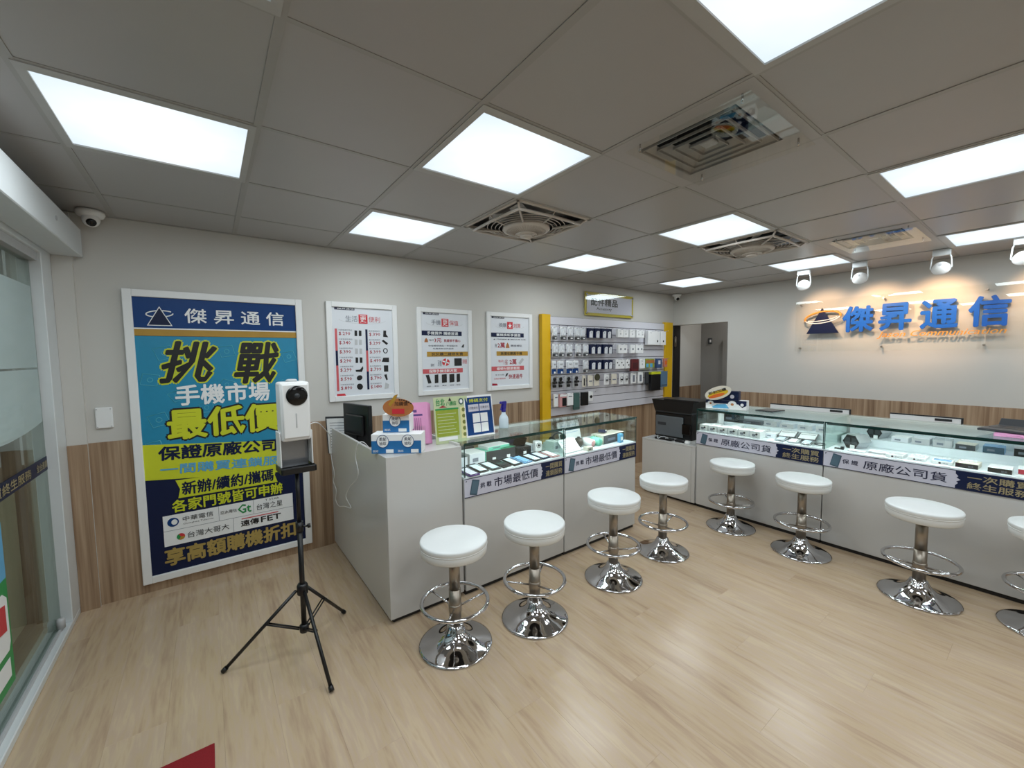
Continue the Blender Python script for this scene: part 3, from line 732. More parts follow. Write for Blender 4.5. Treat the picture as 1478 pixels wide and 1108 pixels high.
txt('▲ 門號攜碼 ● 續約方案 加碼', .08, .517, .50, .530, -.008, M['navyink'], p3)
txt('折抵', .10, .440, .125, .480, -.008, M['navyink'], p3); txt('2萬', .135, .436, .225, .490, -.008, M['dred'], p3, bold=.03)
poly('sack_print', [(.235, .436), (.285, .436), (.275, .470), (.26, .492), (.245, .470)], -.008, M['orange'], p3); txt('購機補貼', .30, .447, .45, .470, -.008, M['navyink'], p3)
rect('gold_bar', .12, .53, .355, .400, -.008, M['gold'], p3); txt('高價收購舊手機', .17, .362, .45, .393, -.0095, M['ink'], p3, bold=.02)
txt('每月', .14, .285, .20, .315, -.008, M['pinkred'], p3); txt('1省', .21, .258, .26, .318, -.008, M['dred'], p3); txt('2萬', .285, .262, .375, .318, -.008, M['dred'], p3, bold=.03)
poly('phone_print', [(.40, .275), (.425, .258), (.475, .31), (.452, .33)], -.008, M['lgrey'], p3)
rect('coral_bar', .055, .475, .200, .245, -.008, M['pinkred'], p3); txt('維修分期更輕鬆', .12, .206, .42, .238, -.0095, M['paperw'], p3, bold=.02)
txt('免卡分期', .10, .150, .21, .165, -.008, M['navyink'], p3); txt('免保人輕鬆辦', .085, .110, .23, .128, -.008, M['pinkred'], p3)
txt('快速過件', .27, .110, .455, .160, -.008, M['dred'], p3, bold=.02); poly('dark_mark', [(.225, .135), (.25, .145), (.265, .175), (.24, .168)], -.008, M['ink'], p3)
poly('red_corner', [(.06, .05), (.13, .05), (.12, .068), (.06, .072)], -.008, M['dred'], p3)

# accessory sign
sg = empty('accessories_sign', (3.66, YW, 1.985), 0, 'yellow-edged plate sign reading accessories above the slat board', 'sign')
MB().box(0, .925, -.026, -.020, 0, .285, bev=.002).build('back_board', M['lime'] if False else mat('olive_yellow_board', C(196, 178, 40), .35), sg)
MB().box(.035, .89, -.030, -.026, .035, .25).build('print_sheet', M['lav'], sg)
MB().box(0, .925, -.040, -.037, 0, .285).build('clear_cover', M['acrylic'], sg)
txt('配件精品', .105, .125, .60, .215, -.031, M['ink'], sg, bold=.04); txt('Accessory', .205, .065, .485, .108, -.031, M['ink'], sg, bold=.02)
for a in (.03, .895):
    for z in (.03, .255): MB().cyl((a, -.044, z), (a, 0, z), .010, n=14).build('standoff', M['chrome'], sg)

# ================================================================== SLAT BOARD
sl = empty('slat_display_board', (3.08, YW-.012, 0), 0, 'white slatted merchandise board between two yellow boards', 'display board')
MB().box(0, 2.20, -.012, 0, .815, 1.945).build('backing', M['groove'], sl)
NS = 12; sp_ = (1.945-.815)/NS
slm = MB().box(0, 2.20, -.028, -.012, .0035, sp_-.0035, bev=.002).mesh('slat', M['slat'])
for n in range(NS):
    o = bpy.data.objects.new('slat', slm); COL.objects.link(o); o.parent = sl; o.location = (0, 0, .815+n*sp_)
for nm, (a, b) in (('l', (-.127, 0)), ('r', (2.20, 2.385))):
    MB().box(a+.001, b-.001, -.050, 0, .30, 1.962, bev=.002).build('yellow_side_board', M['yellow'], sl)
YF = YW-.012-.028   # slat face
hookm = MB().tube([(0, 0, 0), (0, -.13, 0), (0, -.14, .012)], .0025, 6).mesh('hook', M['chrome'])
def hook(x, z):
    o = bpy.data.objects.new('hook', hookm); COL.objects.link(o); o.parent = sl; o.location = (x-3.08, -.028, z)

# packet builders: local origin at top centre of the packet front, packets hang from a hook
def header_hole(b, w_, h, y, m): pass
def packet(style, w_, h, d=.018):
    t = empty('packet', (0, 0, 0))
    if style == 'whiteblack':
        MB().box(-w_/2, w_/2, -.002, 0, -h, 0, bev=.0008).build('card', M['paperw'], t)
        MB().box(-w_*.42, w_*.42, -d, -.002, -h*.68, -h*.12, bev=.004).build('blister', M['lgrey'] if False else M['paper'], t)
        MB().box(-w_*.46, w_*.46, -d*.9, -.002, -h*.97, -h*.74, bev=.002).build('base_box', M['dgrey'], t)
        MB().box(-w_*.08, w_*.30, -d*.9-.001, -d*.9, -h*.90, -h*.82).build('white_mark', M['paperw'], t)
        txt('充電線', -w_*.25, -h*.12, w_*.25, -h*.05, -.003, M['greyink'], t)
        MB().tube([(w_*.2*math.cos(a*.5), -d-.002, -h*.42+w_*.28*math.sin(a*.5)) for a in range(12)], .0025, 5).build('coiled_cable', M['white'], t)
    elif style == 'whiteblue':
        MB().box(-w_/2, w_/2, -.002, 0, -h, 0, bev=.0008).build('card', M['paperw'], t)
        MB().box(-w_*.40, w_*.40, -d, -.002, -h*.58, -h*.10, bev=.004).build('blister', M['paper'], t)
        MB().box(-w_*.49, w_*.49, -.004, -.002, -h*.98, -h*.62).build('blue_base', M['blue'], t)
        MB().lathe([(.013, -.001), (.013, .001)], 14, mtx=Matrix.Translation((w_*.18, -.006, -h*.88)) @ Matrix.Rotation(PI/2, 4, 'X')).build('white_dot', M['paperw'], t)
        txt('快充', -w_*.2, -h*.35, w_*.2, -h*.22, -d-.001, M['ink'], t)
    elif style == 'bluebox':
        MB().box(-w_/2, w_/2, -.03, 0, -h, 0, bev=.001).build('box_body', M['navy'], t)
        MB().prism([(-w_*.28, -h*.98), (w_*.30, -h*.98), (w_*.34, -h*.30), (w_*.05, -h*.26), (-w_*.25, -h*.38)], -.0315, -.03).build('white_panel', M['paper'], t)
        txt('5', -w_*.05, -h*.55, w_*.12, -h*.4, -.0325, M['greyink'], t)
    elif style == 'clamshell':
        MB().box(-w_/2, w_/2, -.035, 0, -h, 0, bev=.004).build('box_body', M['paperw'], t)
        MB().lathe([(.012, -.001), (.012, .001)], 14, mtx=Matrix.Translation((0, -.036, -h*.55)) @ Matrix.Rotation(PI/2, 4, 'X')).build('grey_button', M['lgrey'], t)
        txt('PD', -w_*.2, -h*.28, w_*.1, -h*.18, -.0355, M['greyink'], t)
    elif style == 'dotbox':
        MB().box(-w_/2, w_/2, -.035, 0, -h, 0, bev=.004).build('box_body', M['paperw'], t)
        MB().lathe([(.014, -.001), (.014, .001)], 14, mtx=Matrix.Translation((0, -.036, -h*.52)) @ Matrix.Rotation(PI/2, 4, 'X')).build('grey_ring', M['greyink'], t)
    elif style == 'tallwhite':
        MB().box(-w_/2, w_/2, -.05, 0, -h, 0, bev=.002).build('box_body', M['paperw'], t)
        txt('AC', -w_*.22, -h*.16, w_*.02, -h*.10, -.0505, M['greyink'], t)
    elif style == 'talldot':
        MB().box(-w_/2, w_/2, -.05, 0, -h, 0, bev=.002).build('box_body', M['paperw'], t)
        MB().lathe([(.014, -.001), (.014, .001)], 14, mtx=Matrix.Translation((0, -.051, -h*.72)) @ Matrix.Rotation(PI/2, 4, 'X')).build('black_dot', M['black'], t)
    elif style == 'blackdots':
        MB().box(-w_/2, w_/2, -.02, 0, -h, 0, bev=.003).build('box_body', M['paperw'], t)
        for (a, c) in ((-.15, .35), (.18, .62)):
            MB().lathe([(.010, -.003), (.010, .001)], 14, mtx=Matrix.Translation((w_*a, -.021, -h*c)) @ Matrix.Rotation(PI/2, 4, 'X')).build('black_plug', M['black'], t)
    elif style == 'redbox':
        MB().box(-w_/2, w_/2, -.04, 0, -h, 0, bev=.002).build('box_body', mat('maroon_card', C(96, 26, 32), .5), t)
        MB().box(-w_*.35, w_*.35, -.042, -.04, -h*.8, -h*.3).build('inner_panel', mat('deep_maroon_card', C(70, 16, 24), .4), t)
    elif style == 'redwide': return packet('redbox', w_, h)
    elif style == 'multi':
        MB().box(-w_/2, w_/2, -.03, 0, -h, 0, bev=.001).build('box_body', M['olive'], t)
        MB().box(-w_*.48, w_*.48, -.032, -.03, -h*.5, -h*.15).build('brown_panel', M['orange'], t)
        MB().box(-w_*.48, w_*.1, -.032, -.03, -h*.95, -h*.55).build('blue_panel', M['lightblue'], t)
    elif style == 'navybox':
        MB().box(-w_/2, w_/2, -.03, 0, -h, 0, bev=.001).build('box_body', mat('slate_blue_card', C(60, 84, 130), .5), t)
        MB().box(-w_*.2, w_*.2, -.032, -.03, -h*.6, -h*.2).build('white_panel', M['paper'], t)
    elif style == 'orangebox':
        MB().box(-w_/2, w_/2, -.03, 0, -h, 0, bev=.001).build('box_body', mat('salmon_card', C(205, 130, 110), .5), t)
        MB().box(-w_*.3, w_*.3, -.032, -.03, -h*.7, -h*.3).build('orange_panel', M['brightorange'], t)
    elif style == 'mount':
        MB().box(-w_/2, w_/2, -.0015, 0, -h, 0, bev=.0005).build('card', M['lgrey'], t)
        b = MB(); b.lathe([(.018, -.008), (.018, .008)], 16, mtx=Matrix.Translation((0, -.022, -h*.2)) @ Matrix.Rotation(PI/2, 4, 'X'))
        b.box(-.010, .010, -.03, -.012, -h*.65, -h*.25, bev=.003); b.box(-.032, .032, -.035, -.012, -h*.62, -h*.42, bev=.004, mtx=Matrix.Rotation(0, 4, 'Y'))
        b.box(-.02, .02, -.03, -.008, -h*.95, -h*.72, bev=.004)
        b.build('phone_holder', M['black'], t)
    elif style == 'frame':
        MB().box(-w_/2, w_/2, -.012, 0, -h, 0, bev=.002).build('box_body', M['cream'], t)
        MB().box(-w_*.15, w_*.2, -.0135, -.012, -h*.9, -h*.25).build('dark_window', M['black'], t)
    elif style == 'greywin':
        MB().box(-w_/2, w_/2, -.018, 0, -h, 0, bev=.003).build('box_body', M['paperw'], t)
        MB().box(-w_*.22, w_*.22, -.0195, -.018, -h*.85, -h*.22, bev=.0004).build('grey_window', M['greyink'], t)
    elif style == 'cream':
        MB().box(-w_/2, w_/2, -.012, 0, -h, 0, bev=.002).build('box_body', M['cream'], t)
        MB().box(-w_*.3, w_*.3, -.0135, -.012, -h*.6, -h*.5).build('dark_window', M['greyink'], t)
    elif style == 'round':
        MB().box(-w_/2, w_/2, -.008, 0, -h, 0, bev=.002).build('card', M['cream'], t)
        MB().lathe([(w_*.44, -.008), (w_*.46, 0), (w_*.44, .008)], 24, mtx=Matrix.Translation((0, -.017, -h*.22)) @ Matrix.Rotation(PI/2, 4, 'X')).build('round_case', mat('dark_olive', C(62, 62, 40), .5), t)
    elif style == 'cablepack':
        MB().box(-w_/2, w_/2, -.004, 0, -h, 0, bev=.001).build('card', M['paperw'], t)
        MB().tube([(w_*.3*math.cos(a*.6), -.010, -h*.5+h*.25*math.sin(a*.6)) for a in range(14)], .003, 5).build('coiled_cable', M['lgrey'], t)
        MB().box(-w_*.1, w_*.2, -.014, -.004, -h*.62, -h*.5).build('plug', M['black'], t)
    elif style == 'blackcase':
        MB().box(-w_/2, w_/2, -.03, 0, -h, 0, bev=.006).build('case_body', M['black'], t)
    elif style == 'bigblack':
        MB().box(-w_/2, w_/2, -.05, 0, -h, -.03, bev=.006).build('case_body', M['black'], t)
        MB().box(-w_/2, w_/2, -.052, -.002, -.035, 0, bev=.002).build('yellow_top', M['lime'], t)
    elif style == 'pinkcase':
        MB().box(-w_/2, w_/2, -.03, 0, -h, 0, bev=.005).build('case_body', M['rose'], t)
        MB().box(-w_*.15, w_*.45, -.033, -.03, -h*.92, -h*.3).build('black_panel', M['black'], t)
        MB().box(-w_*.48, w_*.48, -.032, -.03, -h*.2, -h*.02).build('white_top', M['paperw'], t)
    elif style == 'smallround':
        MB().box(-w_/2, w_/2, -.004, 0, -h, 0, bev=.001).build('card', M['paperw'], t)
        MB().lathe([(.016, -.01), (.018, 0), (.016, .004)], 16, mtx=Matrix.Translation((.004, -.012, -h*.55)) @ Matrix.Rotation(PI/2, 4, 'X')).build('black_puck', M['black'], t)
    elif style == 'plain':
        MB().box(-w_/2, w_/2, -.02, 0, -h, 0, bev=.003).build('box_body', M['paperw'], t)
        MB().box(-w_*.3, w_*.3, -.0215, -.02, -h*.3, -h*.22).build('grey_line', M['greyink'], t)
    elif style in ('greencase', 'bluegrey', 'darkcase'):
        mm = {'greencase': M['dgreen'], 'bluegrey': M['bluegrey'], 'darkcase': M['dgrey']}[style]
        MB().box(-w_/2, w_/2, -.03, 0, -h, 0, bev=.006, seg=2).build('case_body', mm, t)
        MB().box(-w_*.4, w_*.4, -.032, -.03, -h*.9, -h*.86).build('trim_line', M['dgrey'], t)
    return t
DESC = {'whiteblack': ('charging_cable_pack', 'white cable pack with black lower end'), 'whiteblue': ('charger_pack', 'white charger pack with blue base'), 'bluebox': ('blue_accessory_box', 'navy blue box with white front panel'),
 'clamshell': ('adapter_box', 'white rounded adapter box'), 'dotbox': ('adapter_box', 'white box with grey ring'), 'tallwhite': ('tall_white_box', 'tall plain white box'), 'talldot': ('tall_white_box', 'tall white box with black dot'),
 'blackdots': ('earphone_pack', 'white pack with black plugs'), 'redbox': ('maroon_box', 'dark maroon box'), 'multi': ('colourful_box', 'brown, green and blue box'), 'navybox': ('slate_blue_box', 'slate blue box'),
 'orangebox': ('orange_box', 'salmon and orange box'), 'mount': ('phone_mount_pack', 'black phone holder on a clear card'), 'frame': ('strap_pack', 'cream pack with narrow black window'), 'greywin': ('case_pack', 'white pack with grey window'),
 'cream': ('strap_pack', 'cream pack with thin grey stripe'), 'round': ('round_case_pack', 'pack with a round dark olive case'), 'cablepack': ('cable_pack', 'white pack with coiled grey cable'), 'blackcase': ('black_case', 'plain black case'),
 'bigblack': ('black_sleeve', 'large black sleeve with yellow top'), 'pinkcase': ('rose_case', 'rose case with black panel'), 'smallround': ('ring_holder_pack', 'small card with a black puck'), 'plain': ('white_case', 'plain white case'),
 'greencase': ('green_case', 'long dark green case'), 'bluegrey': ('blue_grey_sleeve', 'blue grey sleeve'), 'darkcase': ('dark_grey_case', 'dark grey narrow case')}
protos = {}
rows = [
 ('top', 1.825, [('whiteblack', 3.105, .072, .145), ('whiteblack', 3.228, .085, .145), ('whiteblack', 3.335, .085, .145), ('whiteblack', 3.455, .085, .145), ('whiteblack', 3.540, .080, .145),
   ('bluebox', 3.665, .095, .115), ('bluebox', 3.775, .095, .115), ('bluebox', 3.885, .095, .115), ('bluebox', 3.990, .095, .115),
   ('clamshell', 4.190, .105, .10), ('clamshell', 4.310, .105, .10), ('clamshell', 4.435, .105, .10), ('clamshell', 4.555, .095, .10), ('clamshell', 4.655, .08, .10),
   ('tallwhite', 4.880, .165, .19), ('talldot', 5.030, .115, .19), ('talldot', 5.160, .115, .19)]),
 ('second', 1.635, [('whiteblack', 3.115, .080, .145), ('whiteblack', 3.205, .080, .145), ('whiteblack', 3.320, .090, .145), ('whiteblack', 3.475, .090, .145), ('whiteblack', 3.590, .085, .145),
   ('bluebox', 3.705, .095, .115), ('bluebox', 3.800, .090, .115), ('bluebox', 3.915, .095, .115), ('bluebox', 4.010, .090, .115),
   ('dotbox', 4.195, .095, .11), ('dotbox', 4.295, .095, .11), ('dotbox', 4.445, .095, .11), ('dotbox', 4.545, .095, .11), ('dotbox', 4.635, .075, .11)]),
 ('third', 1.448, [('whiteblue', 3.095, .06, .15), ('whiteblue', 3.188, .095, .15), ('whiteblue', 3.320, .095, .15), ('whiteblue', 3.430, .095, .15), ('whiteblack', 3.590, .085, .15),
   ('bluebox', 3.710, .095, .115), ('bluebox', 3.805, .090, .115), ('bluebox', 3.920, .095, .115), ('bluebox', 4.015, .090, .115),
   ('blackdots', 4.165, .09, .12), ('blackdots', 4.265, .09, .12), ('blackdots', 4.365, .09, .12), ('redbox', 4.480, .145, .155), ('clamshell', 4.655, .12, .13),
   ('multi', 4.775, .09, .12), ('multi', 4.880, .11, .12), ('navybox', 5.040, .12, .13), ('orangebox', 5.185, .07, .12)]),
 ('fourth', 1.268, [('mount', 3.090, .06, .125), ('mount', 3.175, .075, .125), ('mount', 3.292, .085, .125), ('mount', 3.430, .085, .125), ('frame', 3.558, .055, .135), ('cream', 3.680, .085, .135), ('round', 3.785, .09, .135),
   ('cablepack', 3.960, .09, .13), ('cream', 4.110, .10, .13), ('cablepack', 4.250, .09, .14), ('cablepack', 4.365, .085, .14), ('greywin', 4.490, .105, .14), ('greywin', 4.625, .105, .14),
   ('darkcase', 4.780, .06, .16), ('bigblack', 4.945, .22, .26), ('bluegrey', 5.165, .16, .22)]),
 ('lowest', 1.073, [('plain', 3.115, .06, .14), ('pinkcase', 3.205, .105, .15), ('plain', 3.320, .095, .14), ('greencase', 3.430, .09, .20), ('blackcase', 3.560, .115, .16), ('smallround', 3.690, .08, .12)])]
for rname, z, items in rows:
    for i, (st, x, w_, h) in enumerate(items):
        key = (st, w_, h)
        nm, ds = DESC[st]
        if key not in protos:
            o = packet(st, w_, h); protos[key] = o
        else: o = copy_tree(protos[key])
        o.name = nm
        big = {'bigblack': .045, 'bluegrey': .06, 'tallwhite': .012, 'talldot': .012}.get(st, .052)
        yj = big + ((i*37) % 5)*.004
        o.location = (x, YF-yj, z); hook(x, z-.004)
        pos = ORD[i] if i < 12 else {0: 'rightmost', 1: 'second from the right', 2: 'third from the right', 3: 'fourth from the right', 4: 'fifth from the right', 5: 'sixth from the right'}[len(items)-1-i] if len(items)-1-i <= 5 else 'past the middle'
        tag(o, '%s, %s, %s slatwall row' % (ds, pos, rname), 'packet' if 'box' not in nm else 'box', '%s row of goods on the slat board' % rname)

# ================================================================== DISPLAY CASES
def banner(t, L, kind, left_words):
    z0, z1 = .632, .748; y = -.003
    bn = MB().box(0, L, -.003, 0, z0, z1).build('banner', M['lav'], t)
    MB().box(0, L, -.0035, -.0005, z0-.003, z0+.002).build('banner_edge', M['navyink'], bn)
    MB().box(0, L, -.0035, -.0005, z1-.002, z1+.002).build('banner_edge', M['navyink'], bn)
    nav = L*.735 if kind == 'L' else L*.68
    MB().prism([(nav, z0+.002), (L, z0+.002), (L, z1-.002), (nav, z1-.002), (nav, z1-.02), (nav+.012*L, z1-.036), (nav+.004*L, z1-.045), (nav+.022*L, (z0+z1)/2), (nav+.004*L, z0+.045), (nav+.012*L, z0+.036), (nav, z0+.02)], -.0042, -.003).build('navy_block', M['navy'], bn)
    s = L/.845 if kind == 'L' else L/1.03*1.0
    icx = L*.085 if kind == 'L' else L*.075
    mt = Matrix.Translation((icx, -.004, (z0+z1)/2-.002)) @ Matrix.Rotation(.22, 4, 'Y')
    MB().box(-.027, .027, -.0015, 0, -.048, .048, bev=.0006, mtx=mt).build('phone_print', M['teal'], bn)
    mt2 = mt @ Matrix.Translation((0, -.0018, 0))
    MB().box(-.022, .022, -.0005, 0, -.040, .040, mtx=mt2).build('phone_face', mat('slate_teal_print', C(80, 106, 122), .3), bn)
    cz = (z0+z1)/2
    if kind == 'L':
        txt('挑 戰', L*.135, cz-.018, L*.235, cz+.016, -.0045, M['navyink'], bn, bold=.02)
        txt('市場最低價', L*.26, cz-.032, L*.70, cz+.030, -.0045, M['navyink'], bn, bold=.012)
    else:
        txt('保 證', L*.115, cz-.017, L*.205, cz+.017, -.0045, M['navyink'], bn, bold=.02)
        txt('原廠公司貨', L*.235, cz-.032, L*.645, cz+.030, -.0045, M['navyink'], bn, bold=.012)
    a0 = nav+.05*L
    txt(left_words[0], a0, cz+.004, L*.975, cz+.046, -.0055, M['goldt'], bn, bold=.02)
    txt(left_words[1], a0, cz-.046, L*.975, cz-.004, -.0055, M['goldt'], bn, bold=.02)
    txt('◤', .010*L, z1-.022, .022*L, z1-.010, -.0045, M['navyink'], bn)
def show_case(name, loc, rz, L, D, kind, words, label, left_end=True, right_end=True):
    t = empty(name, loc, rz, label, 'display case')
    MB().box(.002, L-.002, .002, D-.01, .03, .745, bev=.0015).build('base_cabinet', M['cab'], t)
    MB().box(.004, L-.004, .02, D-.03, 0, .03).build('plinth', M['dark'], t)
    MB().box(0, L, -.001, D, .745, .760, bev=.001).build('shelf_base', M['shelf'], t)
    banner(t, L, kind, words)
    zt = .975
    gl = MB(); gl.box(.003, L-.003, -.002, .004, .760, zt-.008); gl.build('front_glass', M['showglass'], t)
    tp = MB().box(-.0, L, -.008, D, zt-.008, zt).build('top_glass', M['showglass'], t)
    MB().box(0, L, -.0095, -.008, zt-.009, zt+.0005).build('glass_edge', M['edge'], tp)
    for xx in ((0, .006) if left_end else (.0, .006), (L-.006, L)):
        p = MB().box(xx[0], xx[1], .004, D-.01, .760, zt-.008).build('side_glass', M['showglass'], t)
        MB().box(xx[0], xx[1], -.004, -.002, .760, zt-.008).build('glass_edge', M['edge'], p)
    MB().box(.012, L-.012, D-.012, D, .760, zt-.008).build('back_door', M['shelf'] if kind == 'R' else M['showglass'], t)
    MB().box(.006, L-.006, D-.035 if kind == 'L' else D-.05, D-.012, zt-.024, zt-.009).build('rear_rail', M['white'], t)
    if kind == 'R': MB().box(.012, L-.012, .362, D-.0125, .7602, .822, bev=.001).build('raised_step', M['shelf'], t)
    ch = MB().box(.01, L-.01, .004, .020, zt-.016, zt-.0085).build('led_shield', M['edge'], t)  # added shield and lip that keep the strip's glare out of view
    MB().box(.02, L-.02, .0075, .018, zt-.0185, zt-.0162).build('led_strip', M['led'], ch)
    MB().box(.01, L-.01, .004, .0065, zt-.022, zt-.016).build('led_shield_lip', M['edge'], ch)
    return t
FL = 2.172
c1 = show_case('display_case', (1.236, FL, 0), 0, .846, .43, 'L', ('一間購買', '連鎖服務'), 'glass-topped display case beside the cash desk, first on the left')
c2 = show_case('display_case', (2.086, FL-.004, 0), 0, .846, .43, 'L', ('一間購買', '連鎖服務'), 'glass-topped display case at the far end of the left counter')
XF = 3.812
r1 = show_case('display_case', (XF, 2.11, 0), -PI/2, 1.03, .60, 'R', ('一次購買', '終生服務'), 'glass-topped display case beside the printer in the right counter')
r2 = show_case('display_case', (XF, 1.077, 0), -PI/2, 1.03, .60, 'R', ('一次購買', '終生服務'), 'glass-topped display case at the right edge, nearest the viewer')
# rear worktop of the right counter
wk = empty('rear_worktop', (4.425, .04, 0), 0, 'white worktop running behind the right display cases', 'worktop')
MB().box(0, .40, 0, 2.07, .87, .90, bev=.002).build('top_board', M['cab'], wk)
MB().box(0.01, .03, 0, 2.07, 0, .87).build('front_board', M['cab'], wk)
for y_ in (0.0, 2.05): MB().box(.03, .38, y_, y_+.02, 0, .87).build('side_board', M['cab'], wk)
def lowboard(y0, y1, label, cat='screen'):
    t = empty('desk_screen', (4.87, y0, .90), 0, label, cat)
    L = y1-y0
    MB().box(-.006, .006, 0, L, -.0, .058, bev=.001).build('white_panel', M['white'], t)
    MB().box(-.009, .009, -.012, L, .058, .068, bev=.001).build('black_top_edge', M['black'], t)
    MB().box(-.009, .009, -.012, -.0, .0, .058).build('black_end', M['black'], t)
    MB().box(-.0085, -.006, .05, .15, .030, .050).build('black_tag', M['black'], t)
for y0, y1, lb in ((1.19, 1.87, 'low white desk panel with black top edge behind the case beside the printer'), (.47, .90, 'low white desk panel with black top edge behind the rightmost display case')):
    lowboard(y0, y1, lb)
# ------------------------------------------------------------ cash desk
dk = empty('cash_desk', (.757, 2.187, 0), 0, 'white cash desk with tall panels at the left end of the counter', 'desk')
DH = .957
MB().box(0, .472, 0, .018, .028, DH, bev=.001).build('front_panel', M['cab'], dk)
MB().box(0, .018, .0185, 1.27, .028, DH, bev=.001).build('side_panel', M['cab'], dk)
MB().box(.454, .472, .0185, .44, .028, .972, bev=.001).build('end_panel', M['cab'], dk)
MB().box(.0185, .4535, .0185, .30, DH-.018, DH, bev=.001).build('top_ledge', M['cab'], dk)
MB().box(.0185, .4535, .3005, .445, .725, .75).box(.0185, .60, .445, 1.27, .725, .75).build('desk_top', M['cab'], dk)
MB().box(.02, .45, .02, .05, 0, .028).box(.02, .05, .05, 1.25, 0, .028).build('plinth', M['dark'], dk)
# ------------------------------------------------------------ low cabinet with printer
lc = empty('low_cabinet', (3.80, 2.725, 0), -PI/2, 'low white two-door cabinet carrying the black printer', 'cabinet')
MB().box(0, .61, .02, .52, .03, .585, bev=.001).build('body', M['cab'], lc)
MB().box(.01, .60, .04, .5, 0, .03).build('plinth', M['dark'], lc)
MB().box(0, .61, 0, .52, .585, .60, bev=.001).build('top_board', M['cab'], lc)
MB().box(.001, .570, 0, .0195, .03, .583, bev=.001).build('door', M['cab'], lc)
MB().box(.572, .609, 0, .0195, .03, .583, bev=.001).build('filler_panel', M['cab'], lc)
pr = empty('printer', (3.99, 2.71, .60), -PI/2, 'bulky black office printer on the low white cabinet', 'printer')
MB().box(0, .44, .02, .32, 0, .27, bev=.008).build('body', M['black'], pr)
MB().box(.02, .345, 0, .02, .02, .235, bev=.006).build('grey_front_tray', M['grey'], pr)
MB().box(.05, .15, -.004, 0, .135, .165, bev=.002).build('tray_grip', M['dgrey'], pr)
MB().prism([(-.03, .41), (.47, .41), (.44, .29), (0.01, .29)], .0, .30).build('scanner_lid', M['black'], pr)
MB().box(.01, .44, .01, .31, .272, .29).build('lid_gap', M['dgrey'], pr)
MB().box(.34, .43, -.006, .02, .06, .17, bev=.003).build('side_tray', M['blackgloss'], pr)
MB().box(.12, .52, -.01, .25, .411, .425, bev=.004).build('paper_feeder', M['black'], pr)
cb = MB(); cb.tube([(3.86+.03*math.sin(a*1.3), 2.62-.02*a, .606+.025*abs(math.sin(a*.9))) for a in [q*.4 for q in range(24)]], .005, 6)
o = cb.build('cable_bundle', M['lgrey']); tag(o, 'loose pale cable bundle lying in front of the black printer', 'cable')
o = MB().box(3.84, 3.91, 2.40, 2.60, .600, .622, bev=.006).box(3.85, 3.90, 2.27, 2.37, .600, .628, bev=.008).build('power_strip', M['black']); tag(o, 'black power strip lying on the low white cabinet', 'power strip')
o = MB().box(3.83, 3.87, 2.20, 2.25, .600, .63, bev=.008).build('power_adapter', M['white']); tag(o, 'small white power adapter on the low white cabinet', 'adapter')

# ================================================================== STOOLS
def make_stool():
    t = empty('bar_stool')
    prof = [(.188, 0.0), (.192, .003), (.191, .008), (.180, .012), (.145, .020), (.112, .031), (.082, .048), (.060, .070), (.048, .090), (.042, .106), (.034, .112)]
    MB().lathe(prof, 56).build('base', M['chrome'], t)
    MB().cyl((0, 0, .11), (0, 0, .30), .0315, n=28).build('outer_column', M['steel'], t)
    MB().lathe([(.0312, .175), (.0345, .180), (.0345, .215), (.0312, .22)], 24).build('ring_clamp', M['steel'], t)
    MB().cyl((0, 0, .30), (0, 0, .50), .0285, n=28).build('inner_column', M['steel'], t)
    R, z = .172, .232
    MB().tube([(R*math.cos(2*PI*k/48), R*math.sin(2*PI*k/48), z) for k in range(48)], .0100, 10, closed=True).build('foot_ring', M['chrome'], t)
    for k in range(3):
        a = PI/2+.35+2*PI*k/3; c, s_ = math.cos(a), math.sin(a)
        MB().tube([(.028*c, .028*s_, .200), (R*c, R*s_, z)], .0055, 8).build('spoke', M['chrome'], t)
    MB().lathe([(.09, .488), (.10, .492), (.10, .500)], 24).build('seat_plate', M['dark'], t)
    MB().lathe([(.140, .497), (.164, .499), (.170, .505), (.172, .535), (.170, .542), (.1725, .545), (.1738, .564), (.1715, .5695), (.164, .572), (.08, .573), (.001, .573)], 56).build('seat', M['seat'], t)
    MB().tube([(.1718*math.cos(2*PI*k/56), .1718*math.sin(2*PI*k/56), .5435) for k in range(56)], .0022, 6, closed=True).build('seat_piping', M['seat'], t)
    return t
stools = [(.979, 1.841, 'round white bar stool on chrome base in front of the cash desk, nearest the tripod'),
 (1.446, 1.751, 'round white bar stool on chrome base before the first left display case'),
 (2.139, 1.753, 'round white bar stool on chrome base before the seam of the two left cases'),
 (2.735, 1.769, 'round white bar stool on chrome base at the far end of the left counter'),
 (3.590, 1.664, 'round white bar stool on chrome base nearest the low cabinet with the printer'),
 (3.546, 1.124, 'round white bar stool on chrome base at the seam of the two right cases'),
 (3.452, .466, 'round white bar stool on chrome base, last complete one before the right edge'),
 (3.560, -.03, 'round white bar stool cut off by the right edge of the view')]
st0 = make_stool()
for i, (x, y, lb) in enumerate(stools):
    s = st0 if i == 0 else copy_tree(st0)
    s.location = (x, y, 0); s.rotation_euler = (0, 0, [0, .75, 1.3, .3, .9, .5, .2, 1.1][i])
    tag(s, lb, 'stool', 'white bar stools along the counters')

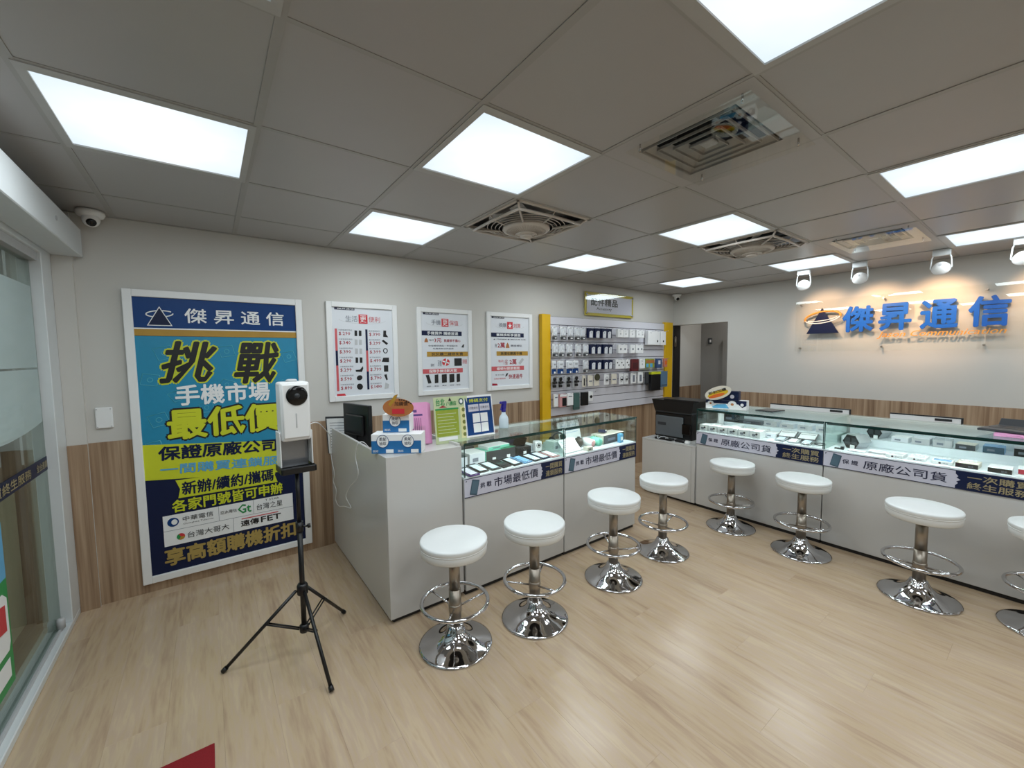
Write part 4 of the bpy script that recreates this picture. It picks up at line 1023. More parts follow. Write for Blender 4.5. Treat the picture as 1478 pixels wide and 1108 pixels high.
# ================================================================== TRIPOD DISPENSER
TX, TY = .330, 2.25
tp = empty('tripod_stand', (TX, TY, 0), 0, 'black tripod stand holding the hand sanitiser dispenser', 'tripod')
feet = [(-.014-TX, 2.342-TY), (.377-TX, 1.90-TY), (.576-TX, 2.464-TY)]
MB().cyl((0, 0, .12), (0, 0, .68), .0125, n=16).build('lower_pole', M['black'], tp)
MB().cyl((0, 0, .66), (0, 0, .955), .0095, n=16).build('upper_pole', M['black'], tp)
MB().lathe([(.018, .64), (.018, .69)], 16).build('pole_collar', M['black'], tp)
MB().cyl((0, 0, .665), (.035, -.015, .665), .005, n=8).lathe([(.011, -.006), (.011, .006)], 12, mtx=Matrix.Translation((.04, -.017, .665)) @ Matrix.Rotation(PI/2, 4, 'Y')).build('clamp_knob', M['black'], tp)
MB().lathe([(.024, .315), (.026, .32), (.026, .36), (.02, .37)], 16).build('upper_hub', M['black'], tp)
MB().lathe([(.020, .115), (.022, .12), (.022, .15), (.016, .155)], 16).build('lower_hub', M['black'], tp)
for fx, fy in feet:
    d = Vector((fx, fy, 0)); n_ = d.normalized()
    a = n_*.03+Vector((0, 0, .335)); b = d+Vector((0, 0, .008))
    lg = MB(); lg.tube([a, b], .0085, 8); leg = lg.build('leg', M['black'], tp)
    e = MB(); e.tube([a+(b-a)*.955, b+(b-a)*.004], .0115, 8); e.build('rubber_foot', M['black'], leg)
    for s_ in (-.008, .008):
        sd = Vector((-n_.y, n_.x, 0))*s_
        br = MB(); br.tube([n_*.022+Vector((0, 0, .135))+sd, a+(b-a)*.42+sd], .004, 6); br.build('brace', M['black'], tp)
ds = empty('sanitiser_dispenser', (TX-.005, TY, .955), .06, 'white touchless hand sanitiser dispenser with round black sensor', 'dispenser')
MB().box(-.073, .075, -.075, .055, 0, .012, bev=.004, seg=2).box(-.073, .075, -.080, -.070, 0, .030, bev=.003).box(-.077, -.070, -.080, .055, 0, .030, bev=.003).box(.072, .079, -.080, .055, 0, .030, bev=.003).build('drip_tray', M['black'], ds)
MB().box(-.066, .067, .02, .05, .012, .16, bev=.004).build('back_bracket', M['reflect'], ds)
MB().box(-.072, -.066, -.045, .045, .03, .20, bev=.002).build('side_arm', M['white'], ds)
MB().box(.067, .073, -.045, .045, .03, .20, bev=.002).build('side_arm', M['white'], ds)
MB().box(-.064, .066, -.060, .045, .155, .44, bev=.012, seg=3).build('body', M['white'], ds)
MB().box(-.057, .059, -.069, -.056, .170, .430, bev=.006, seg=2).build('front_cover', M['white'], ds)
MB().lathe([(.047, -.002), (.047, .004), (.040, .0065), (.001, .0065)], 32, mtx=Matrix.Translation((.006, -.069, .375)) @ Matrix.Rotation(PI/2, 4, 'X')).build('sensor_window', M['blackgloss'], ds)
MB().lathe([(.012, 0), (.012, .001), (.001, .001)], 20, mtx=Matrix.Translation((.006, -.0762, .375)) @ Matrix.Rotation(PI/2, 4, 'X')).build('lens', M['dgrey'], ds)
MB().box(-.003, .003, -.0705, -.069, .22, .29, bev=.0005).build('level_slot', M['lgrey'], ds)
MB().lathe([(.025, .438), (.025, .448), (.018, .452), (.001, .452)], 20).build('filler_cap', M['lgrey'], ds)
cbl = [(TX+.07, 2.28, 1.17), (TX+.12, 2.40, 1.16), (.55, 2.75, 1.09), (.70, 3.20, .93), (.735, 3.38, .84), (.738, 3.36, .72), (.74, 3.30, .62), (.74, 3.34, .55), (.74, 3.26, .50), (.74, 3.30, .42), (.74, 3.20, .395), (.74, 3.04, .44), (.738, 2.90, .47), (.738, 2.86, .49), (.738, 2.98, .53), (.738, 2.86, .63), (.738, 2.70, .72), (.738, 2.65, .78), (.738, 2.70, .86), (.738, 2.68, .92), (.745, 2.655, .963), (.775, 2.65, .968), (.81, 2.66, .93)]
def smooth(pts, n=5):
    pts = [Vector(p) for p in pts]; out = []
    for i in range(len(pts)-1):
        p0, p1, p2, p3 = pts[max(i-1, 0)], pts[i], pts[i+1], pts[min(i+2, len(pts)-1)]
        for k in range(n):
            t_ = k/n
            out.append(.5*((2*p1)+(-p0+p2)*t_+(2*p0-5*p1+4*p2-p3)*t_*t_+(-p0+3*p1-3*p2+p3)*t_**3))
    out.append(pts[-1]); return out
o = MB().tube(smooth(cbl), .0028, 6).build('white_cable', M['white']); tag(o, 'thin white cord hanging from the dispenser over the cash desk side', 'cord')

# ================================================================== SIGN
sn = empty('shop_sign', (XR-.012, 0, 0), -PI/2, 'clear sign plate with blue characters on the spotlit wall', 'sign')
# local x = -world y
MB().box(-1.888, .10, -.034, -.030, 1.522, 2.092).build('clear_plate', M['acrylic'], sn)
for a in (-1.84, -1.12, -.43):
    for z in (1.56, 2.05): MB().cyl((a, -.042, z), (a, .0, z), .009, n=12).build('standoff', M['steel'], sn)
ys = [(-1.438, -1.196), (-1.142, -.910), (-.837, -.600), (-.527, -.295)]
for ch, (a, b) in zip('傑昇通信', ys):
    txt(ch, a, 1.728, b, 1.985, -.036, M['signblue'], sn, bold=.035, depth=.018, res=2, name='sign_character')
txt('Jason Communication', -1.155, 1.640, -.305, 1.712, -.036, M['signgold'], sn, bold=.01, depth=.010, res=2, shear=.3, name='sign_lettering')
MB().prism([(-1.771, 1.72), (-1.475, 1.72), (-1.633, 2.0)], -.054, -.036).build('logo_triangle', M['navy'], sn)
def band3(a0, a1, rx, rz, wd, m, y):
    pts = [Vector((-1.627+rx*math.cos(a0+(a1-a0)*k/36)*math.cos(.12)-rz*math.sin(a0+(a1-a0)*k/36)*math.sin(.12), y, 1.895+rx*math.cos(a0+(a1-a0)*k/36)*math.sin(.12)+rz*math.sin(a0+(a1-a0)*k/36)*math.cos(.12))) for k in range(37)]
    return MB().tube(pts, wd, 8).build('logo_ring', m, sn)
band3(-.4, PI+.35, .165, .066, .011, M['signgold'], -.046)
band3(PI+.25, 2*PI-.25, .165, .060, .006, M['paperw'], -.056)
band3(PI+.45, 2*PI-.45, .150, .035, .005, M['paperw'], -.056)

# ================================================================== TRACK SPOTS
def spot(x, y, label, aim_y, power=1.0):
    t = empty('spotlight', (x, y, CEIL), 0, label, 'spotlight', 'white spotlights facing the sign wall')
    MB().box(-.02, .02, -.055, .055, -.055, -.003, bev=.003).build('adapter_box', M['alu'], t)
    zc = -.155
    mt = Matrix.Translation((0, 0, zc)) @ Matrix.Rotation(-.25, 4, 'Y')
    MB().tube([(0, -.05, -.052), (0, -.058, -.075), (0, -.064, zc), (0, -.050, zc-.02)], .005, 6).build('yoke_arm', M['alu'], t)
    MB().tube([(0, .05, -.052), (0, .058, -.075), (0, .064, zc), (0, .050, zc-.02)], .005, 6).build('yoke_arm', M['alu'], t)
    q = Matrix.Translation((0, 0, zc)) @ Vector((.80, (aim_y-y)*.0, -.42)).to_track_quat('Z', 'Y').to_matrix().to_4x4()
    MB().lathe([(.002, -.042), (.025, -.040), (.045, -.022), (.056, 0), (.060, .010), (.060, .020), (.054, .020), (.050, .010)], 32, mtx=q).build('lamp_head', M['white'], t)
    MB().lathe([(.050, .006), (.001, .006)], 28, mtx=q).build('lamp_face', M['lampface'], t)
    MB().lathe([(.010, -.046), (.010, -.040)], 12, mtx=q).build('rear_cap', M['lgrey'], t)
    l = bpy.data.lights.new('spot_lamp', 'SPOT'); l.energy = SPOT_POWER*power; l.color = (1.0, .60, .32); l.spot_size = 1.3; l.spot_blend = .9; l.shadow_soft_size = .03
    lo = bpy.data.objects.new('spot_lamp', l); COL.objects.link(lo); lo.parent = t
    p = q @ Vector((0, 0, .03)); lo.location = p
    d = Vector((XR-x, aim_y-y, 1.88-CEIL))-p
    lo.rotation_euler = (-d).to_track_quat('Z', 'Y').to_euler()
spot(5.035, 1.66, 'white ceiling spotlight above the triangle logo, leftmost of the row', 1.60, .7)
spot(5.035, 1.20, 'white ceiling spotlight above the first sign character, second of the row', 1.15, 1.0)
spot(5.035, .66, 'white ceiling spotlight above the last two sign characters, third of the row', .72, 1.2)
spot(5.035, .22, 'white ceiling spotlight cut by the right edge, last of the row', .05, .8)

# ================================================================== COUNTER-TOP THINGS
# door mat
mt_ = MB().box(-.64, -.052, .75, 1.913, 0.0, .010, bev=.002).build('door_mat', M['redmat']); tag(mt_, 'dark red door mat at the bottom edge of the view', 'mat')
# monitor
mo = empty('monitor', (.865, 3.09, .7505), math.atan2(-.32, .08), 'black computer monitor seen from behind on the cash desk', 'monitor')
MB().box(-.175, .175, -.012, .018, .12, .415, bev=.004).build('screen_housing', M['black'], mo)
MB().box(-.17, .17, .018, .020, .13, .41).build('screen', M['blackgloss'], mo)
MB().box(-.12, .12, -.030, -.012, .19, .34, bev=.01).build('rear_cover', M['black'], mo)
MB().box(-.02, .02, -.022, -.004, .01, .2, bev=.004).build('stand_neck', M['black'], mo)
MB().box(-.10, .10, -.08, .08, 0, .012, bev=.004).build('stand_foot', M['black'], mo)
cl = empty('clipboard', (.81, 3.40, .752), -.5, 'dark clipboard with printed white sheets behind the monitor', 'clipboard')
mtc = Matrix.Rotation(.12, 4, 'X')
MB().box(-.09, .09, 0, .006, 0, .30, bev=.002, mtx=mtc).build('board', M['dgrey'], cl); MB().box(-.08, .085, -.003, 0, .0, .285, mtx=mtc).build('sheet', M['paperw'], cl)
for z in [.05+.022*k for k in range(10)]: MB().box(-.06, .06, -.0036, -.003, z, z+.004, mtx=mtc).build('text_line', M['greyink'], cl)
# tissue packs on the ledge: local frame faces the viewer
fa_ = math.atan2(2.179-2.361+.0, .955-.730)
fa_ = -.42
def tissue(name, x, y, z, rz, w_, h, d, label, reps, mm=None, top=None):
    t = empty(name, (x, y, z), rz, label, 'carton')
    MB().box(0, w_, 0, d, 0, h, bev=.002).build('carton_body', M['paperw'], t)
    MB().box(.001, w_-.001, -.0012, 0, 0.001, h*.66).build('blue_front', mm or mat('tissue_blue', C(42, 112, 172), .4, noise=.1, scale=20), t)
    for k in range(reps):
        cx = w_*(k+.5)/reps*1.0-.005
        MB().prism(ellipse_pts(cx, h*.64, h*.30, h*.32, 24), -.0022, -.0012).build('badge', M['paperw'], t)
        ring_mesh('badge_ring', cx, h*.64, h*.30, h*.32, .003, -.003, M['blue'], t)
        txt('柔韌', cx-h*.18, h*.66, cx+h*.18, h*.84, -.003, M['navyink'], t); txt('抽取', cx-h*.18, h*.44, cx+h*.18, h*.62, -.003, M['navyink'], t)
        MB().box(cx+w_/reps*.12, cx+w_/reps*.42, -.0022, -.0012, h*.04, h*.22).build('white_label', M['paperw'], t)
        txt('面紙', cx-w_/reps*.40, h*.08, cx-w_/reps*.18, h*.2, -.0025, M['paperw'], t)
    return t
tissue('tissue_pack', .727, 2.335, .958, -.62, .285, .112, .115, 'wide blue and white tissue carton at the corner of the cash desk', 2)
tissue('tissue_box', .800, 2.345, 1.0715, -.62, .155, .105, .11, 'smaller blue and white tissue box stacked on the wide carton', 1)
ov = empty('oval_card', (.865, 2.262, 1.185), -.62, 'brown oval card propped on the stacked tissue box', 'card')
MB().prism(ellipse_pts(0, .035, .088, .052, 32, rot=-.03), -.003, 0).build('card_sheet', M['orange'], ov)
MB().prism([(-.055, .055), (-.02, .105), (.0, .112), (-.015, .078), (-.045, .04)], -.004, .0).build('card_flap', M['gold'], ov)
MB().box(-.035, .035, -.0045, -.003, .0, .028).build('red_patch', M['red'], ov); txt('加購價', -.02, .045, .055, .07, -.0045, M['ink'], ov)
for k in range(6): MB().box(.004+.013*k, .013+.013*k, -.0045, -.003, .077-.0015*k*k*.6, .083-.0015*k*k*.6).build('dark_dash', M['ink'], ov)
# pink brochures in a holder
pk = empty('pink_leaflets', (.992, 2.385, .958), -.25, 'stack of pink printed leaflets in a clear holder on the cash desk', 'leaflets')
mtk = Matrix.Rotation(-.18, 4, 'X')
for k, (dx, dy) in enumerate([(0, 0), (.012, .012), (.022, .024)]):
    MB().box(-.065+dx, .110+dx, dy, dy+.004, .005, .268-.004*k, mtx=mtk).build('leaflet', M['pink'], pk)
for k in range(9): MB().box(-.035+.012*k, -.031+.012*k, -.0008, 0, .03, .17, mtx=mtk).build('text_column', mat('mauve_ink', C(150, 90, 140), .5), pk)
MB().box(-.04, .04, -.0008, 0, .205, .222, mtx=mtk).build('title_bar', M['purple'], pk); MB().box(-.045, .075, -.0008, 0, .183, .195, mtx=mtk).build('title_bar', M['purple'], pk)
MB().box(-.06, .09, -.006, -.003, 0, .12, mtx=mtk).box(-.06, .11, .035, .038, 0, .18, mtx=mtk).build('clear_holder', M['acrylic'], pk)
dl = empty('dark_folder', (.935, 2.46, .958), -.3, 'dark blue folder standing behind the tissue cartons', 'folder')
MB().box(-.07, .06, 0, .012, 0, .255, bev=.002, mtx=Matrix.Rotation(-.12, 4, 'X')).build('cover', M['dgrey'], dl); MB().box(-.065, .0, -.002, 0, .18, .25, mtx=Matrix.Rotation(-.12, 4, 'X')).build('blue_label', M['navy'], dl)
o = MB().box(1.07, 1.12, 2.45, 2.48, .958, 1.03, bev=.002).build('blue_box', M['navy']); tag(o, 'small navy box between the pink leaflets and the green board', 'box')
# green menu board
gb = empty('green_notice', (1.125, 2.318, .958), -.06, 'green and white printed notice board standing on the cash desk', 'notice')
mg = Matrix.Rotation(-.12, 4, 'X')
MB().box(0, .235, 0, .005, 0, .295, mtx=mg).build('board', M['palegreen'], gb)
MB().box(.010, .165, -.001, 0, .045, .215, mtx=mg).build('olive_block', M['olive'], gb)
MB().box(.008, .168, -.0016, -.0006, .212, .222, mtx=mg).build('green_line', M['green'], gb)
MB().box(.18, .225, -.001, 0, .02, .225, mtx=mg).build('yellow_column', mat('pale_yellow_print', C(225, 222, 165), .4), gb)
for k in range(5):
    b = MB(); b.prism(ellipse_pts(.203, .045+.04*k, .012, .013, 14), -.002, -.001, mtx=mg); b.build('round_icon', mat('olive_icon', C(120, 125, 60), .4), gb)
for k in range(7): MB().box(.02, .15-.01*(k % 3), -.0018, -.001, .065+.02*k, .069+.02*k, mtx=mg).build('text_line', M['palegreen'], gb)
def tiltxt(body, x0, z0, x1, z1, y, m, parent, mtx, **k):
    o = txt(body, x0, z0, x1, z1, y, m, parent, **k)
    if o: o.data.transform(mtx)
    return o
tiltxt('台北', .015, .240, .075, .285, -.002, M['green'], gb, mg, bold=.02); tiltxt('八德店', .085, .238, .155, .265, -.002, M['green'], gb, mg, bold=.02)
MB().prism([(.10, .268), (.122, .268), (.111, .29)], -.002, -.001, mtx=mg).build('dark_triangle', M['ink'], gb)
MB().prism(ellipse_pts(.19, .26, .018, .022, 16), -.002, -.001, mtx=mg).build('dark_emblem', M['dgreen'], gb); MB().prism(ellipse_pts(.19, .26, .010, .013, 16), -.003, -.002, mtx=mg).build('pale_emblem', M['paperw'], gb)
MB().prism([(.03, .228), (.06, .24), (.09, .228)], -.002, -.001, mtx=mg).build('brown_mark', M['dred'], gb)
MB().box(.02, .15, -.0018, -.001, .018, .04, mtx=mg).build('white_box', M['paperw'], gb)
# blue payment board
bb = empty('blue_notice', (1.356, 2.300, .976), .02, 'blue notice board with four white squares standing on the display case', 'notice')
mb_ = Matrix.Rotation(-.15, 4, 'X')
MB().box(-.018, .205, 0, .006, 0, .275, mtx=mb_).build('board', M['paperw'], bb)
MB().box(-.010, .197, -.001, 0, .012, .262, mtx=mb_).build('blue_sheet', M['blue'], bb)
tiltxt('掃碼支付', .02, .228, .17, .252, -.002, M['lime'], bb, mb_, bold=.02)
for a in (0, 1):
    MB().box(.010+a*.088, .090+a*.088, -.002, -.001, .168, .215, mtx=mb_).build('white_field', M['lav'], bb)
    tiltxt('行動支付', .018+a*.088, .182, .082+a*.088, .20, -.003, M['navyink'], bb, mb_)
for a in (0, 1):
    for c in (0, 1): MB().box(.038+a*.062, .094+a*.062, -.002, -.001, .028+c*.066, .088+c*.066, mtx=mb_).build('white_square', M['paperw'], bb)
# spray bottle
sb = empty('spray_bottle', (1.745, 2.46, .9755), .3, 'white spray bottle with deep blue trigger on the left display case', 'spray bottle')
MB().lathe([(.034, 0), (.036, .006), (.036, .065), (.030, .085), (.016, .105), (.014, .122)], 28).build('bottle', M['bottle'], sb)
MB().cyl((0, 0, .120), (0, 0, .142), .017, n=20).build('collar', M['spray'], sb)
MB().prism([(-.020, .142), (.016, .142), (.018, .160), (.026, .190), (.018, .198), (-.030, .198), (-.038, .190), (-.036, .182), (-.014, .178)], -.010, .010).build('spray_head', M['spray'], sb)
MB().prism([(-.020, .178), (-.028, .150), (-.040, .138), (-.036, .135), (-.020, .148), (-.012, .176)], -.005, .005).build('trigger', M['spray'], sb)
# tissue stack on right case
t2 = empty('gift_carton', (3.905, 2.075, .9755), -PI/2+.22, 'wide navy and white printed carton on the right display case', 'carton')
MB().box(0, .355, 0, .10, 0, .090, bev=.002).build('carton_body', M['paperw'], t2)
MB().box(.001, .354, -.0012, 0, .055, .089).build('navy_strip', M['navy'], t2)
MB().prism([(.06, .02), (.10, .045), (.18, .052), (.21, .012), (.07, .008)], -.0025, -.001).build('sky_patch', M['lightblue'], t2)
for cx, rr in ((.045, .026), (.235, .034)):
    MB().prism(ellipse_pts(cx, .052, rr*1.1, rr, 20), -.0028, -.001).build('white_oval', M['paperw'], t2)
    MB().prism(ellipse_pts(cx, .052, rr*.4, rr*.35, 14), -.0035, -.0028).build('brown_dot', M['orange'], t2)
MB().prism([(.29, .088), (.354, .088), (.354, .045), (.32, .025), (.285, .055)], -.0025, -.001).build('navy_patch', M['navy'], t2)
MB().prism(ellipse_pts(.318, .052, .014, .014, 16), -.0035, -.0025).build('white_dot', M['paperw'], t2)
t3 = empty('gift_box', (3.905, 2.005, 1.0665), -PI/2+.22, 'smaller navy printed box on top of the wide carton', 'carton')
MB().box(0, .22, .01, .09, 0, .085, bev=.002).build('carton_body', M['navy'], t3)
MB().prism(ellipse_pts(.165, .035, .018, .018, 16), .008, .01).build('white_dot', M['lav'], t3)
o3 = empty('promo_oval', (3.890, 1.950, 1.100), -PI/2+.22, 'tilted oval card in yellow and orange leaning on the printed box', 'card')
MB().prism(ellipse_pts(0, .035, .120, .060, 32, rot=.35), -.004, 0).build('card_sheet', M['cream'], o3)
MB().prism(ellipse_pts(0, .025, .095, .030, 28, rot=.35), -.005, -.004).build('yellow_patch', mat('yellow_print', C(228, 190, 40), .4), o3)
MB().prism(ellipse_pts(-.01, .008, .075, .016, 24, rot=.35), -.006, -.005).build('orange_patch', M['brightorange'], o3)
txt('即刻加購', -.085, .035, .075, .062, -.0065, M['ink'], o3, rot=.35, bold=.03)
# tablet behind and laptop on the right
o = empty('tablet', (4.16, 1.60, .9755), -.15, 'dark tablet lying flat behind the printed carton', 'tablet'); MB().box(-.10, .10, -.08, .08, 0, .008, bev=.003).build('shell', M['black'], o); MB().box(-.09, .09, -.07, .07, .008, .0088).build('screen', M['blackgloss'], o)
lt = empty('laptop', (4.13, .17, .995), -.25, 'dark grey laptop on a pink folder at the right edge', 'laptop')
MB().box(-.16, .12, -.13, .11, 0, .016, bev=.004).build('keyboard_base', M['dgrey'], lt); MB().box(-.06, .08, -.11, .09, .016, .0175).build('keyboard', M['black'], lt)
MB().box(.12, .128, -.13, .11, .01, .075, bev=.003, mtx=Matrix.Translation((.12, 0, 0)) @ Matrix.Rotation(.7, 4, 'Y') @ Matrix.Translation((-.12, 0, 0))).build('lid', M['dgrey'], lt)
pf = MB().box(3.93, 4.20, .06, .24, .9755, .994, bev=.002).build('pink_folder', M['pink']); tag(pf, 'pink folder under the laptop at the right edge', 'folder')

# ================================================================== CASE CONTENTS
ZS = .7605
def phone_flat(x, y, rz, body, face, label, sheet=True, w_=.078, l=.155, z=ZS, tilt=.10, group='display phones laid out in the first left case'):
    t = empty('display_phone', (x, y, z), rz, label, 'phone', group)
    m_ = Matrix.Rotation(tilt, 4, 'X')
    MB().box(-w_/2, w_/2, -l/2, l/2, .010, .018, bev=.003, seg=2, mtx=m_).build('body', body, t)
    MB().box(-w_*.44, w_*.44, -l*.46, l*.46, .018, .0188, mtx=m_).build('screen', M['screen'], t)
    if sheet: MB().box(-w_*.36, w_*.36, -l*.42, l*.34, .0188, .0194, mtx=m_).build('price_sheet', face, t)
    MB().box(-w_*.3, w_*.3, l*.2, l*.35, 0, .020).build('prop', M['shelf'], t)
    return t
spec = [(1.300, 2.235, M['purple'], M['lav'], 'purple-cased flat phone at the left end of the first display case'), (1.392, 2.272, M['black'], M['screenw'], 'black phone with white price sheet, beside the purple one'),
 (1.486, 2.268, M['dgrey'], M['screenw'], 'dark grey phone with white price sheet in the front row of the first case'), (1.575, 2.272, M['black'], None, 'phone with dark reddish screen and no price sheet in the first case'),
 (1.665, 2.268, M['black'], M['screenw'], 'black phone with white sheet just left of the pale blue phone'), (1.757, 2.272, M['screenb'], M['screenb'], 'pale blue phone in the front row of the first case'),
 (1.845, 2.268, M['black'], M['screenw'], 'black phone with white sheet just right of the pale blue phone'), (1.930, 2.275, M['navy'], M['screenw'], 'navy phone with white sheet in the first case'), (2.018, 2.268, M['rose'], M['paperw'], 'copper-edged phone with white sheet at the right end of the first case')]
for x, y, bm_, fm, lb in spec: phone_flat(x, y, .12, bm_, fm or M['screen'], lb, sheet=fm is not None)
def carton(name, x, y, z, rz, w_, d, h, top, front, label, cat='box', tagm=None, group=None):
    t = empty(name, (x, y, z), rz, label, cat, group)
    MB().box(-w_/2, w_/2, -d/2, d/2, 0, h, bev=.0015).build('carton_body', top, t)
    MB().box(-w_/2+.001, w_/2-.001, -d/2-.0012, -d/2, .001, h-.002).build('front_face', front, t)
    if tagm: MB().box(-.014, .014, -d/2-.006, -d/2-.003, 0, .030).build('price_tag', tagm, t)
    else: MB().box(-w_*.3, w_*.05, -d/2-.0022, -d/2-.0012, h*.3, h*.6).build('small_label', M['greyink'], t)
    return t
carton('phone_box', 1.315, 2.425, ZS, .0, .12, .12, .075, M['dgrey'], M['paper'], 'grey topped phone box in the left rear of the first case')
carton('white_phone_box', 1.455, 2.45, ZS, .05, .13, .15, .085, M['paperw'], M['paper'], 'white phone box beside the green topped boxes')
carton('green_phone_box', 1.602, 2.46, ZS, 0, .13, .15, .080, M['mint'], M['dgrey'], 'green topped dark box, left one of the pair in the first case', tagm=M['paperw'])
carton('green_phone_box', 1.735, 2.47, ZS, 0, .13, .15, .078, M['mintd'], M['dgrey'], 'green topped dark box, right one of the pair in the first case', tagm=M['paperw'])
carton('tablet_box', 1.66, 2.47, ZS+.0805, .1, .20, .12, .022, M['paperw'], M['mint'], 'flat white box lying across the two green topped boxes')
carton('black_phone_box', 1.885, 2.47, ZS, .05, .13, .15, .062, M['dgrey'], M['black'], 'black box right of the green topped boxes', tagm=M['paperw'])
tt = empty('tilted_phone', (1.865, 2.44, ZS+.062), -.5, 'square black phone standing tilted on the black box', 'phone'); 
MB().box(-.045, .045, -.004, .004, .0, .085, bev=.003, mtx=Matrix.Rotation(-.5, 4, 'X') @ Matrix.Rotation(.35, 4, 'Y')).build('body', M['blackgloss'], tt); MB().box(-.02, .02, .0, .035, 0, .004).build('stand', M['black'], tt)
carton('small_white_box', 1.99, 2.50, ZS, .1, .08, .08, .055, M['paperw'], M['paper'], 'small white box beside the case divider')
cmr = empty('smart_camera', (2.035, 2.42, ZS), -.3, 'small white smart camera beside the glass divider', 'camera')
MB().box(-.03, .03, -.03, .03, 0, .085, bev=.010, seg=2).build('body', M['white'], cmr); ring_mesh('lens_ring', 0, .055, .018, .018, .004, -.031, M['dgrey'], cmr, t=.003); MB().lathe([(.01, -.002), (.01, .002)], 14, mtx=Matrix.Translation((0, -.032, .055)) @ Matrix.Rotation(PI/2, 4, 'X')).build('lens', M['black'], cmr)
carton('flat_dark_box', 1.42, 2.545, ZS+.0, 0, .2, .05, .10, M['dgrey'], M['black'], 'dark box standing against the back of the first case')
carton('slim_navy_box', 1.80, 2.562, ZS, 0, .22, .04, .105, M['dgrey'], M['navyink'], 'slim dark box standing behind the black box')
# second left case
dc = empty('price_card', (2.24, 2.225, ZS), .08, 'large white price document leaning in the second case', 'price card')
MB().box(-.095, .095, 0, .003, 0, .125, mtx=Matrix.Rotation(-.75, 4, 'X')).build('sheet', M['paperw'], dc); MB().box(-.10, .10, -.008, .004, 0, .008, bev=.002).build('holder_base', M['lgrey'], dc)
for k in range(6): MB().box(-.075, .07, -.0006, 0, .02+.016*k, .023+.016*k, mtx=Matrix.Rotation(-.75, 4, 'X')).build('text_line', M['greyink'], dc)
d2 = empty('price_board', (2.47, 2.47, ZS), .1, 'wide white printed board standing at the back of the second case', 'price board')
MB().box(-.15, .13, 0, .004, 0, .19, mtx=Matrix.Rotation(-.25, 4, 'X')).build('sheet', M['paperw'], d2)
for k in range(4): MB().box(-.12, .10, -.0006, 0, .09+.02*k, .0925+.02*k, mtx=Matrix.Rotation(-.25, 4, 'X')).build('text_line', M['lightblue'], d2)
carton('earbud_box', 2.37, 2.20, ZS, .1, .062, .05, .030, M['cream'], M['cream'], 'small cream box at the front of the second case')
hh = empty('black_speaker', (2.40, 2.33, ZS), 0, 'round dark brown speaker in the second case', 'speaker'); MB().lathe([(.02, 0), (.034, .02), (.036, .045), (.028, .07), (.002, .078)], 24).build('shell', mat('brown_black_plastic', C(60, 52, 42), .3), hh); MB().lathe([(.012, .078), (.012, .084), (.001, .084)], 16).build('knob', M['black'], hh)
for x, mm, lb in ((2.475, M['rose'], 'rose coloured cylinder speaker in the second case'), (2.56, M['mint'], 'mint green cylinder speaker in the second case')):
    t = empty('cylinder_speaker', (x, 2.29, ZS+.034), .2, lb, 'speaker'); q = Matrix.Rotation(PI/2+.15, 4, 'X')
    MB().lathe([(.030, -.045), (.034, -.040), (.034, .040), (.030, .045)], 28, mtx=q).build('shell', M['paperw'] if x < 2.5 else M['mint'], t); MB().lathe([(.029, .0455), (.029, .047), (.001, .047)], 24, mtx=q).build('front_disc', mm, t)
hp = empty('headphones', (2.27, 2.44, ZS+.07), .2, 'black headphones resting on the white box in the second case', 'headphones'); MB().tube([(.075*math.cos(a), 0, .075*math.sin(a)*.6) for a in [PI*k/16 for k in range(17)]], .008, 8).build('headband', M['black'], hp)
for s_ in (-1, 1): MB().lathe([(.026, -.012), (.028, 0), (.024, .012)], 18, mtx=Matrix.Translation((s_*.075, 0, 0)) @ Matrix.Rotation(PI/2, 4, 'Y')).build('ear_cup', M['black'], hp)
carton('white_gadget_box', 2.27, 2.45, ZS, .1, .20, .12, .045, M['paperw'], M['paper'], 'long white box under the headphones')
carton('white_kit_box', 2.145, 2.36, ZS, .0, .07, .10, .080, M['paperw'], M['paper'], 'upright white box right after the glass divider')
carton('router_box', 2.76, 2.33, ZS, .08, .30, .13, .075, M['cream'], M['dgrey'], 'long dark box with cream top at the far end of the second case')
cy = empty('cyan_pack', (2.800, 2.212, ZS), .08, 'cyan strip pack in front of the long dark box', 'box'); MB().box(-.022, .022, 0, .03, 0, .075, bev=.002).build('carton_body', M['lightblue'], cy); MB().box(-.015, .015, -.001, 0, .02, .05).build('label_patch', M['paperw'], cy)
bk = empty('blue_card_box', (2.70, 2.34, ZS+.076), .5, 'small royal blue box tilted on the long dark box', 'box'); MB().box(-.035, .035, -.03, .03, .006, .03, bev=.002, mtx=Matrix.Rotation(.15, 4, 'Y')).build('carton_body', M['navy'], bk); MB().box(-.034, .034, -.031, -.03, .022, .029, mtx=Matrix.Rotation(.15, 4, 'Y')).build('white_edge', M['paperw'], bk)
pl = empty('toy_plant', (2.615, 2.33, ZS), 0, 'small green plant ornament in the second case', 'ornament'); MB().lathe([(.014, 0), (.018, .025), (.001, .025)], 16).build('pot', M['paperw'], pl)
for k in range(7):
    a = k*.9; MB().prism([(0, 0), (.008, .03), (0, .055), (-.008, .03)], -.001, .001, mtx=Matrix.Translation((0, 0, .024)) @ Matrix.Rotation(a, 4, 'Z') @ Matrix.Rotation(.5, 4, 'X')).build('leaf', M['green'], pl)
